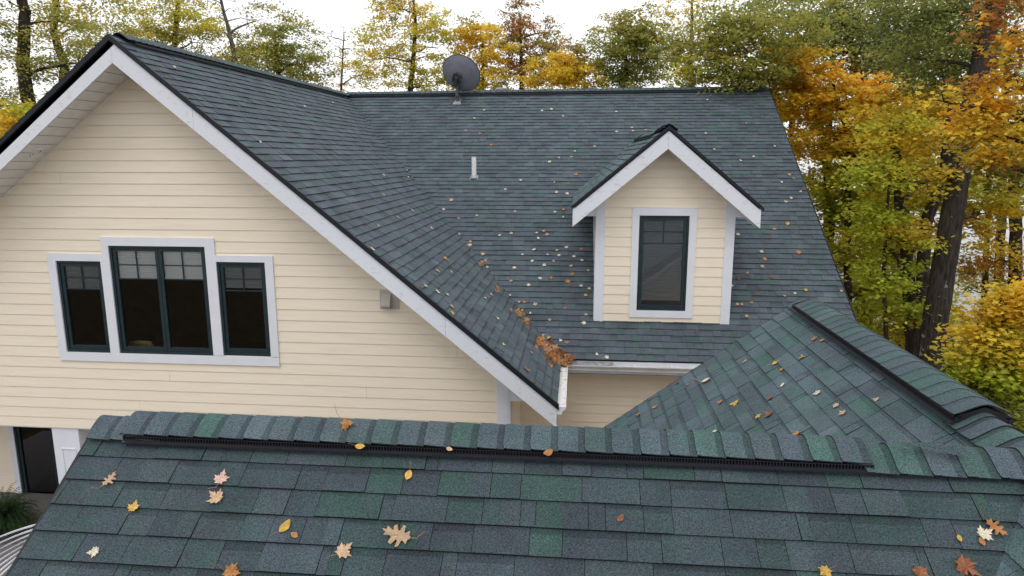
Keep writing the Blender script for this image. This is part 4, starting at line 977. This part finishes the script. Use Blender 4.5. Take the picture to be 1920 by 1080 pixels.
def tree(name, label, cat, base, path, blobs, leaf=Q_LEAF, size=.11, seed=1, group=None, bark='bark', twig_r=.010, sides=9, lichen=False, up=.55):
    """path: trunk points (x,y,z,r).  blobs: (centre, radii, sprays, leaves per spray, spray radius, [palettes])"""
    rng = np.random.default_rng(seed); root = empty(name, tuple(base), label, cat, group)
    P = [np.array(p[:3], float) for p in path]; R = [p[3] for p in path]
    # finer trunk polyline
    pts = []; rad = []
    for i in range(len(P)-1):
        m = 6
        for k in range(m):
            f = k/m; pts.append(P[i]*(1-f)+P[i+1]*f+rng.normal(0, min(.03, .03*R[0]/.2)*(.35 if bark == 'bark_lichen' else 1), 3)*np.array([1, 1, 0])*(0 if (i == 0 and k == 0) else 1)*.5); rad.append((R[i]*(1-f)+R[i+1]*f)*rng.uniform(.985, 1.015))
    pts.append(P[-1]); rad.append(R[-1]); mb = MB(); mb.tube(pts, rad, sides)
    nodes = list(pts); nrad = list(rad)
    br = MB(); allC = []; allK = []
    for (c, rr, ns, per, sr, pals) in blobs:
        c = np.array(c, float); rr = np.array(rr, float)
        # limb to the middle of the blob
        base_nodes = [(np.linalg.norm((p-c)*np.array([1, 1, .8]))+(2.0 if p[2] > c[2]-.1 else 0), i) for i, p in enumerate(pts)]
        d0, bi = min(base_nodes); s = pts[bi]; e = c.copy(); L = np.linalg.norm(e-s)
        local = []
        if L > .25:
            m = max(4, int(L/.35)); mid = (s+e)/2-np.array([0, 0, -.12*L]); lr0 = min(rad[bi]*.7, .02+.020*L)
            lp2 = []; lr = []
            for k in range(m+1):
                f = k/m; lp2.append((1-f)**2*s+2*f*(1-f)*mid+f*f*e+rng.normal(0, .03, 3)*(1 if 0 < k < m else 0)); lr.append(lr0*(1-f)+twig_r*1.6*f)
            br.tube(lp2, lr, 6, cap=False); local = list(zip(lp2[1:], lr[1:]))
        local += [(p, r) for p, r in zip(pts, rad) if np.all(np.abs((p-c)/rr) < 1.0)]
        if not local: local = [(c, twig_r)]
        # spray centres inside the ellipsoid, more of them outwards
        d = rng.normal(size=(ns, 3)); q = np.linalg.norm(d, axis=1); d /= q[:, None]; q = np.minimum(q*.60, 1.0+.35*rng.uniform(0, 1, ns))
        S = c+d*q[:, None]*rr
        order = np.argsort(q); npnt = np.array([p for p, r in local]); nr = [r for p, r in local]
        for i in order:
            s3 = S[i]; dd = np.linalg.norm(npnt-s3, axis=1)+np.maximum(0, npnt[:, 2]-s3[2])*.6; j = int(np.argmin(dd)); a = npnt[j]
            L2 = np.linalg.norm(s3-a); r0 = max(twig_r*.55, min(nr[j]*.7, twig_r*2.0))
            if L2 > .05:
                m1 = (a+s3)/2+np.array([0, 0, .10*L2])+rng.normal(0, .06*L2, 3)
                br.tube([a, m1, s3], [r0, r0*.75, twig_r*.4], 4, cap=False)
                npnt = np.vstack([npnt, m1, s3]); nr += [r0*.75, twig_r*.45]
            k = max(1, int(per*rng.uniform(.45, 1.5)))
            off = rng.normal(size=(k, 3))*np.array([1, 1, .42])*sr*.55
            allC.append(s3+off)
            hgt = (s3[2]-(c[2]-rr[2]))/(2*rr[2]); pi = min(len(pals)-1, max(0, int(hgt*len(pals)+rng.normal(0, .35)))); pal = PAL[pals[pi]]
            b = np.array(pal[rng.integers(len(pal))]); jit = rng.uniform(.72, 1.3, (k, 1)); mixc = np.array([pal[x] for x in rng.integers(len(pal), size=k)])
            allK.append((b*.55+mixc*.45)*jit)
    o_ = len(mb.v); mb.v += br.v; mb.f += [tuple(i+o_ for i in f) for f in br.f]; mb.mi += br.mi; mb.c += br.c
    tr = mb.build('trunk', M[bark], root, smooth=True)
    if allC: leaves_mesh('crown', np.concatenate(allC), np.concatenate(allK), size, leaf, rng, root, up)
    return root
def B(x, y, Y): return atY(x, y, Y)
def gz_at(p): return HG(p[0], p[1])
def trunk(pxs, Y, r0, r1):
    """trunk through the given picture points at depth Y, continued straight down into the ground"""
    q = [B(x, y, Y) for x, y in pxs]; zz = gz_at(q[0]); n = len(q)
    out = [(q[0][0], q[0][1], zz-.3, r0*1.25)]
    for i, p in enumerate(q): out.append((p[0], p[1], p[2], r0+(r1-r0)*i/max(1, n-1)))
    return out
def bl(x, y, Y, rx, ry, ns, per, sr, pals, dY=0, rd=None):
    """crown mass centred on (x,y) at depth Y, half sizes in metres"""
    return (B(x, y, Y+dY), (rx, rd or rx*.8, ry), ns, per, sr, pals)
FAR = 'trees standing behind the house'
def T(name, label, pxs, Y, r0, r1, blobs, dens=1.0, thin=1.0, **k):
    fk = (.80, 1.45, .88) if Y > 17.5 else ((.8, 1.4, .92) if Y > 12 else (.9, 1.1, 1.0))
    blobs = [(c, r, max(4, int(n*dens)), p if p < 5 else p*thin*fk[1], sr*(.85 if dens > 1 else 1)*fk[2], q) for c, r, n, p, sr, q in blobs]; k['size'] = k.get('size', .11)*fk[0]
    path = trunk(pxs, Y, r0, r1); return tree(name, label, 'tree', (path[0][0], path[0][1], path[0][2]+.3), path, blobs, **k)
# ---- behind the house, from left to right
T('oak_tree', 'big dark-trunked olive oak at the far left above the gable', [(66, 250), (42, 120), (48, 20), (20, -60), (10, -260)], 21, .21, .10,
  [bl(10, 60, 21, 2.2, 1.6, 60, 60, .5, ['olive', 'green']), bl(110, 40, 21, 2.0, 1.5, 60, 60, .5, ['olive']), bl(60, 190, 21, 2.0, 1.2, 45, 55, .45, ['olive', 'green']), bl(-60, 200, 21, 1.8, 1.5, 45, 55, .5, ['olive', 'gold']), bl(170, 120, 21, 1.2, 1.0, 30, 45, .4, ['olive']), bl(50, -100, 21, 3.0, 2, 60, 60, .5, ['olive'])], leaf=Q_OAK, size=.11, seed=1, dens=.75, thin=.8, group=FAR)
T('oak_tree', 'second dark trunk right of the far left oak with sparse olive leaves', [(108, 240), (122, 130), (100, 60), (112, -80)], 24, .19, .09,
  [bl(150, 50, 24, 2.0, 1.4, 50, 45, .5, ['olive', 'gold']), bl(200, 130, 24, 1.6, 1.0, 36, 45, .5, ['olive', 'green']), bl(120, -60, 24, 2.4, 1.5, 50, 50, .5, ['olive'])], leaf=Q_OAK, size=.12, seed=2, dens=.8, thin=.7, group=FAR)
T('maple_tree', 'yellow maple low at the left edge behind the gable rake', [(20, 330), (18, 240)], 18, .10, .05,
  [bl(25, 215, 18, .6, .35, 16, 50, .3, ['gold', 'ygreen']), bl(-20, 260, 18, .8, .5, 18, 50, .3, ['gold'])], leaf=Q_MAPLE, size=.12, seed=3, group=FAR)
T('oak_tree', 'olive-yellow tree behind the gable ridge left of the bare tree', [(330, 230), (325, 120), (335, -20)], 27, .2, .06,
  [bl(300, 60, 27, 2.0, 1.3, 75, 48, .5, ['olive', 'ygreen']), bl(370, 80, 27, 1.5, 1.4, 55, 48, .5, ['olive', 'ygreen']), bl(250, 90, 27, 1.3, .9, 35, 45, .5, ['olive']), bl(300, -10, 27, 1.6, .8, 30, 40, .5, ['olive'])], size=.13, seed=4, dens=1.25, thin=.75, group=FAR)
T('bare_tree', 'nearly bare grey tree with upright twigs above the gable ridge', [(440, 240), (440, 110), (425, 40), (400, -60)], 25, .12, .03,
  [bl(420, 60, 25, 1.6, 1.5, 60, 3, .3, ['brown']), bl(480, 40, 25, 1.3, 1.3, 36, 3, .3, ['brown']), bl(400, -20, 25, 1.6, 1.0, 30, 2, .3, ['brown']), bl(445, 115, 25, 1.0, .6, 26, 30, .4, ['olive'])], size=.12, seed=5, group=FAR, bark='bark_pale')
T('oak_tree', 'rounded olive green tree right of the bare tree above the gable ridge', [(525, 260), (522, 150), (515, 60)], 27, .17, .05,
  [bl(520, 90, 27, 1.3, 1.4, 80, 50, .45, ['olive', 'green', 'olive']), bl(570, 120, 27, 1.0, .9, 45, 48, .45, ['olive', 'green']), bl(480, 120, 27, 1.0, .9, 45, 48, .45, ['olive', 'ygreen'])], size=.13, seed=6, dens=1.25, thin=.75, group=FAR)
T('birch_tree', 'thin sparse tree with few orange leaves left of the satellite dish', [(640, 300), (640, 160), (645, 60)], 30, .08, .02,
  [bl(640, 120, 30, 1.3, 1.4, 60, 8, .35, ['orange', 'olive']), bl(680, 140, 30, 1.0, .9, 30, 18, .35, ['gold', 'ygreen']), bl(625, 70, 30, 1.0, .8, 26, 2, .3, ['brown'])], size=.12, seed=7, dens=1.25, thin=.75, group=FAR, bark='bark_pale', twig_r=.012)
T('maple_tree', 'tall yellow-green tree with slender forked trunks left of the dish', [(765, 300), (770, 170), (778, 60), (775, -10)], 29, .15, .04,
  [bl(765, 60, 29, 1.5, 1.6, 85, 42, .42, ['ygreen', 'gold']), bl(715, 110, 29, 1.2, 1.2, 50, 36, .42, ['ygreen', 'gold', 'ygreen']), bl(820, 90, 29, 1.0, 1.2, 50, 38, .42, ['ygreen', 'ygreen']), bl(800, 160, 29, 1.2, .5, 30, 40, .4, ['ygreen']), bl(735, 15, 29, .8, .7, 20, 30, .4, ['olive'])], leaf=Q_OAK, size=.12, seed=8, dens=1.25, thin=.75, group=FAR)
T('maple_tree', 'yellow-orange leaved tree directly right of the satellite dish', [(905, 300), (905, 170), (905, 80)], 29, .12, .04,
  [bl(905, 95, 29, .95, 1.1, 55, 42, .4, ['gold', 'yellow']), bl(900, 150, 29, 1.1, .6, 40, 40, .4, ['ygreen', 'gold']), bl(880, 60, 29, .6, .6, 18, 30, .4, ['gold', 'olive'])], leaf=Q_MAPLE, size=.12, seed=9, dens=1.25, thin=.75, group=FAR)
T('oak_tree', 'tall russet brown tree with a pointed crown above the ridge', [(980, 300), (978, 160), (975, 30)], 31, .16, .04,
  [bl(975, 60, 31, .9, 1.3, 65, 48, .4, ['brown', 'rust', 'brown']), bl(985, 120, 31, 1.7, 1.0, 95, 48, .4, ['brown', 'rust', 'olive']), bl(1035, 100, 31, .9, .9, 40, 34, .4, ['brown', 'olive']), bl(1030, 60, 31, .4, .9, 15, 26, .35, ['brown'])], leaf=Q_OAK, size=.12, seed=10, dens=1.25, thin=.75, group=FAR)
T('maple_tree', 'bright yellow low tree just behind the ridge right of the russet one', [(1055, 300), (1058, 160), (1060, 100)], 27, .10, .03,
  [bl(1055, 145, 27, 1.35, .75, 85, 46, .38, ['yellow', 'yellow']), bl(1070, 105, 27, .6, .6, 22, 26, .35, ['gold', 'brown'])], leaf=Q_MAPLE, size=.12, seed=11, dens=1.2, thin=.7, group=FAR)
T('oak_tree', 'round green tree right of the gap of white sky above the ridge', [(1170, 300), (1172, 160), (1175, 70)], 27, .15, .05,
  [bl(1160, 90, 27, 1.25, 1.0, 85, 55, .42, ['green', 'green', 'olive']), bl(1210, 80, 27, 1.1, 1.0, 65, 50, .42, ['green', 'olive']), bl(1175, 140, 27, 1.4, .6, 60, 50, .42, ['green'])], leaf=Q_OAK, size=.12, seed=12, dens=1.25, thin=.75, group=FAR)
T('poplar_tree', 'tall thin yellow-green tree with bare top twigs above the dormer', [(1295, 300), (1296, 130), (1298, -20)], 26, .12, .04,
  [bl(1290, 40, 26, 1.0, 1.2, 45, 16, .4, ['ygreen', 'gold']), bl(1300, -20, 26, 1.2, .8, 30, 8, .4, ['gold']), bl(1285, 110, 26, 1.2, .9, 55, 46, .42, ['green', 'olive'])], size=.12, seed=13, dens=1.25, thin=.75, group=FAR, bark='bark_pale')
RG = 'trees standing right of the house'
T('oak_tree', 'spreading olive oak crown above the right end of the main ridge', [(1560, 420), (1535, 200), (1460, 80)], 20.5, .09, .04,
  [bl(1370, 120, 19, 1.3, .8, 75, 55, .38, ['green', 'olive']), bl(1320, 70, 19, .9, .7, 40, 50, .38, ['olive', 'green']), bl(1410, 60, 19, 1.0, .7, 45, 50, .38, ['green', 'olive']), bl(1395, 150, 19, 1.1, .4, 40, 50, .36, ['olive', 'green']), bl(1330, 145, 19, 1.0, .4, 35, 45, .36, ['olive', 'ygreen']), bl(1480, 30, 19, 1.5, 1.0, 60, 50, .38, ['green'])], leaf=Q_OAK, size=.11, seed=14, dens=1.1, thin=.62, group=RG)
T('oak_tree', 'massive leaning lichen-spotted trunk with a dark green crown at the right', [(1742, 700), (1752, 610), (1775, 470), (1797, 330), (1822, 200), (1850, 60), (1890, -80)], 14.5, .26, .15,
  [bl(1720, 110, 14.5, .9, .6, 50, 66, .34, ['dark', 'green', 'dark'], .6), bl(1730, 20, 14.5, 1.2, .7, 80, 66, .34, ['dark', 'green'], .4), bl(1800, 130, 14.5, .7, .6, 36, 60, .34, ['dark', 'green'], .8), bl(1800, 20, 14.5, 1.1, .7, 60, 60, .34, ['dark', 'green'], 1), bl(1700, -60, 14.5, 2.0, .8, 60, 60, .34, ['dark']), bl(1880, 40, 14.5, .9, .7, 40, 60, .34, ['green', 'dark'], 1)], leaf=Q_OAK, size=.085, seed=15, dens=.95, thin=.42, group=RG, sides=14, bark='bark_lichen')
T('maple_tree', 'large maple right of the house, orange on top and yellow-green below', [(1592, 620), (1588, 500), (1590, 350), (1588, 250), (1560, 150)], 19.6, .12, .03,
  [bl(1490, 120, 19.6, .85, .55, 80, 60, .32, ['gold', 'orange', 'gold']), bl(1560, 190, 19.6, 1.3, .6, 120, 60, .32, ['yellow', 'gold', 'orange']), bl(1490, 190, 19.6, .8, .5, 60, 60, .32, ['yellow', 'gold']), bl(1650, 180, 19.6, 1.0, .5, 70, 60, .3, ['gold', 'orange']), bl(1560, 270, 19.6, 1.3, .6, 120, 60, .32, ['yellow', 'gold'], .5), bl(1640, 290, 19.6, 1.2, .7, 110, 60, .32, ['lime', 'yellow'], .5), bl(1570, 360, 19.6, 1.2, .7, 120, 62, .32, ['lime', 'ygreen'], .6), bl(1660, 400, 19.6, 1.2, .8, 110, 62, .32, ['lime', 'lime'], .6), bl(1600, 460, 19.6, 1.3, .7, 120, 62, .32, ['lime', 'ygreen'], .6), bl(1650, 540, 19.6, 1.4, .6, 100, 62, .32, ['lime', 'ygreen'], .6), bl(1700, 240, 19.6, 1.0, .6, 60, 60, .32, ['gold', 'yellow'], .5)], leaf=Q_MAPLE, size=.12, seed=16, dens=1.05, thin=.42, group=RG, up=.9)
T('maple_tree', 'young lime-green maple in front of the thin trunks, left of the leaning trunk', [(1662, 640), (1656, 520), (1664, 380), (1680, 250)], 14.9, .05, .02,
  [bl(1650, 320, 14.9, .8, .35, 50, 60, .30, ['lime', 'ygreen'], -.1), bl(1690, 250, 14.9, .7, .35, 46, 60, .30, ['gold', 'ygreen'], -.1), bl(1640, 410, 14.9, .55, .35, 40, 60, .30, ['lime', 'lime']), bl(1700, 450, 14.9, .6, .35, 36, 60, .30, ['lime', 'gold'], -.2), bl(1660, 520, 14.9, .6, .35, 42, 60, .30, ['lime', 'lime']), bl(1700, 590, 14.9, .6, .3, 30, 60, .30, ['ygreen', 'lime']), bl(1740, 340, 14.9, .5, .35, 24, 60, .3, ['ygreen', 'gold'], -.4)], leaf=Q_MAPLE, size=.095, seed=25, dens=1.0, thin=.42, group=RG, up=.9)
T('oak_tree', 'tall grey-green oak whose crown fills the top above the orange maple', [(1640, 400), (1630, 250), (1600, 100), (1560, -20)], 24, .22, .08,
  [bl(1480, 40, 24, 1.6, .9, 90, 50, .42, ['green', 'olive']), bl(1580, 50, 24, 1.8, 1.0, 120, 50, .42, ['green', 'dark']), bl(1680, 60, 24, 1.8, 1.1, 120, 50, .42, ['dark', 'green']), bl(1640, 130, 24, 1.6, .7, 80, 50, .42, ['green', 'rust']), bl(1540, -40, 24, 2.5, .9, 70, 50, .42, ['green']), bl(1520, 95, 24, .9, .3, 20, 40, .3, ['rust', 'rust'])], leaf=Q_OAK, size=.12, seed=24, dens=1.0, thin=.6, group=RG)
T('maple_tree', 'yellow-gold maple filling in behind the leaning trunk', [(1712, 700), (1702, 520), (1690, 380), (1672, 230)], 15.2, .15, .09,
  [bl(1730, 220, 17, 1.2, .7, 80, 60, .34, ['gold', 'gold']), bl(1720, 330, 17, 1.1, .8, 85, 60, .34, ['ygreen', 'gold']), bl(1850, 400, 17, 1.0, .8, 60, 55, .34, ['yellow', 'ygreen'], .8), bl(1870, 290, 17, 1.2, .8, 80, 60, .34, ['green', 'gold'], .8), bl(1660, 470, 17, .9, .8, 60, 55, .34, ['ygreen']), bl(1690, 590, 17, 1.0, .6, 50, 55, .34, ['ygreen', 'lime'])], leaf=Q_MAPLE, size=.12, seed=17, dens=1.1, thin=.5, group=RG, up=.8)
T('maple_tree', 'orange and rust maple branches at the upper right corner', [(2010, 800), (1995, 500), (1985, 200), (1975, 20)], 11, .14, .06,
  [bl(1895, 60, 11, .4, .5, 34, 50, .24, ['orange', 'rust']), bl(1875, 150, 11, .5, .35, 46, 55, .24, ['gold', 'rust']), bl(1890, 230, 11, .6, .5, 75, 55, .24, ['gold', 'gold', 'orange']), bl(1830, 250, 11, .45, .35, 42, 50, .22, ['gold', 'gold', 'orange']), bl(1770, 190, 11, .35, .3, 14, 36, .22, ['gold']), bl(1850, 300, 11, .35, .2, 20, 45, .2, ['rust', 'orange']), bl(1900, -10, 11, .5, .4, 30, 45, .24, ['rust'])], leaf=Q_MAPLE, size=.085, seed=18, dens=.62, thin=.5, group=RG, up=.8)
T('maple_tree', 'bright yellow maple in front at the lower right above the garage ridge', [(1905, 900), (1900, 760), (1890, 640), (1880, 560)], 9.8, .09, .03,
  [bl(1890, 600, 9.8, .38, .33, 62, 46, .18, ['ygreen', 'yellow', 'gold']), bl(1840, 650, 9.8, .45, .33, 75, 46, .18, ['ygreen', 'gold']), bl(1900, 680, 9.8, .45, .45, 80, 46, .18, ['lime', 'yellow']), bl(1850, 715, 9.8, .42, .28, 60, 46, .18, ['green', 'lime']), bl(1900, 770, 9.8, .40, .28, 40, 46, .18, ['green', 'lime']), bl(1905, 560, 9.8, .25, .2, 22, 40, .16, ['yellow'])], leaf=Q_MAPLE, size=.078, seed=19, dens=1.0, thin=.5, group=RG, up=1.0)
T('oak_tree', 'thin dark trunk with rusty leaves right of the leaning trunk', [(1900, 620), (1905, 480), (1900, 340), (1915, 200)], 20, .20, .10,
  [bl(1850, 480, 20, .8, .5, 26, 40, .35, ['rust', 'gold']), bl(1930, 340, 20, 1.3, 1.0, 50, 50, .4, ['green', 'gold']), bl(1900, 520, 20, 1.1, .5, 26, 45, .35, ['gold', 'yellow'])], leaf=Q_OAK, size=.11, seed=20, thin=.7, group=RG)
T('oak_tree', 'dark straight trunk seen between the maple and the leaning trunk', [(1722, 680), (1728, 560), (1735, 420), (1775, 310), (1780, 200)], 16.2, .16, .10,
  [bl(1760, 100, 17, 1.2, .8, 40, 50, .4, ['dark', 'green'])], leaf=Q_OAK, size=.11, seed=21, group=RG)
for i, (px, Y, r, lab) in enumerate([(1628, 22, .12, 'slim dark trunk low behind the large maple'), (1690, 25, .13, 'slim dark trunk just left of the leaning trunk'), (1842, 21, .09, 'thin trunk right beside the leaning trunk'), (1868, 26, .18, 'dark forked trunk by the lake near the right edge'), (1770, 28, .16, 'trunk hidden partly behind the leaning trunk'), (1470, 26, .14, 'trunk behind the top right end of the ridge'), (1540, 27, .14, 'far trunk behind the orange maple top'), (1930, 30, .18, 'far trunk at the right edge of the wood')]):
    T('oak_tree', lab, [(px, 650), (px+8, 450), (px+14, 250), (px+24, 60)], Y, r, r*.55,
      [bl(px-20, 330, Y, 2.2, 1.2, 42, 50, .5, ['green', 'ygreen', 'gold']), bl(px+30, 200, Y, 2.4, 1.5, 60, 50, .5, ['dark', 'olive', 'green']), bl(px, 60, Y, 2.4, 1.5, 50, 46, .5, ['green', 'olive']), bl(px, 520, Y, 1.8, .8, 26, 40, .45, ['ygreen', 'dark'])], leaf=Q_LEAF, size=.13, seed=30+i, dens=.8, thin=.6, group=RG)
# low undergrowth between the trunks
for i, (px, py, Y, lab) in enumerate([(1640, 640, 19, 'low green shrub beneath the large maple'), (1830, 600, 18, 'yellow shrub beside the foot of the leaning trunk'), (1560, 560, 20, 'dark shrub just behind the main roof edge'), (1740, 640, 21, 'green shrub behind the leaning trunk')]):
    c = B(px, py, Y); z = gz_at(c)
    tree('shrub', lab, 'shrub', (c[0], c[1], z), [(c[0], c[1], z-.1, .05), (c[0]+.05, c[1], c[2], .02)], [((c[0], c[1], c[2]-.4), (1.5, 1.2, .8), 60, 45, .35, [['green', 'ygreen'], ['gold', 'yellow'], ['dark'], ['green', 'dark']][i]), ((c[0]+.6, c[1], (c[2]+z)/2), (1.2, 1.0, .9), 30, 45, .35, ['dark', 'green'])], size=.12, seed=60+i, group='shrubs under the trees')
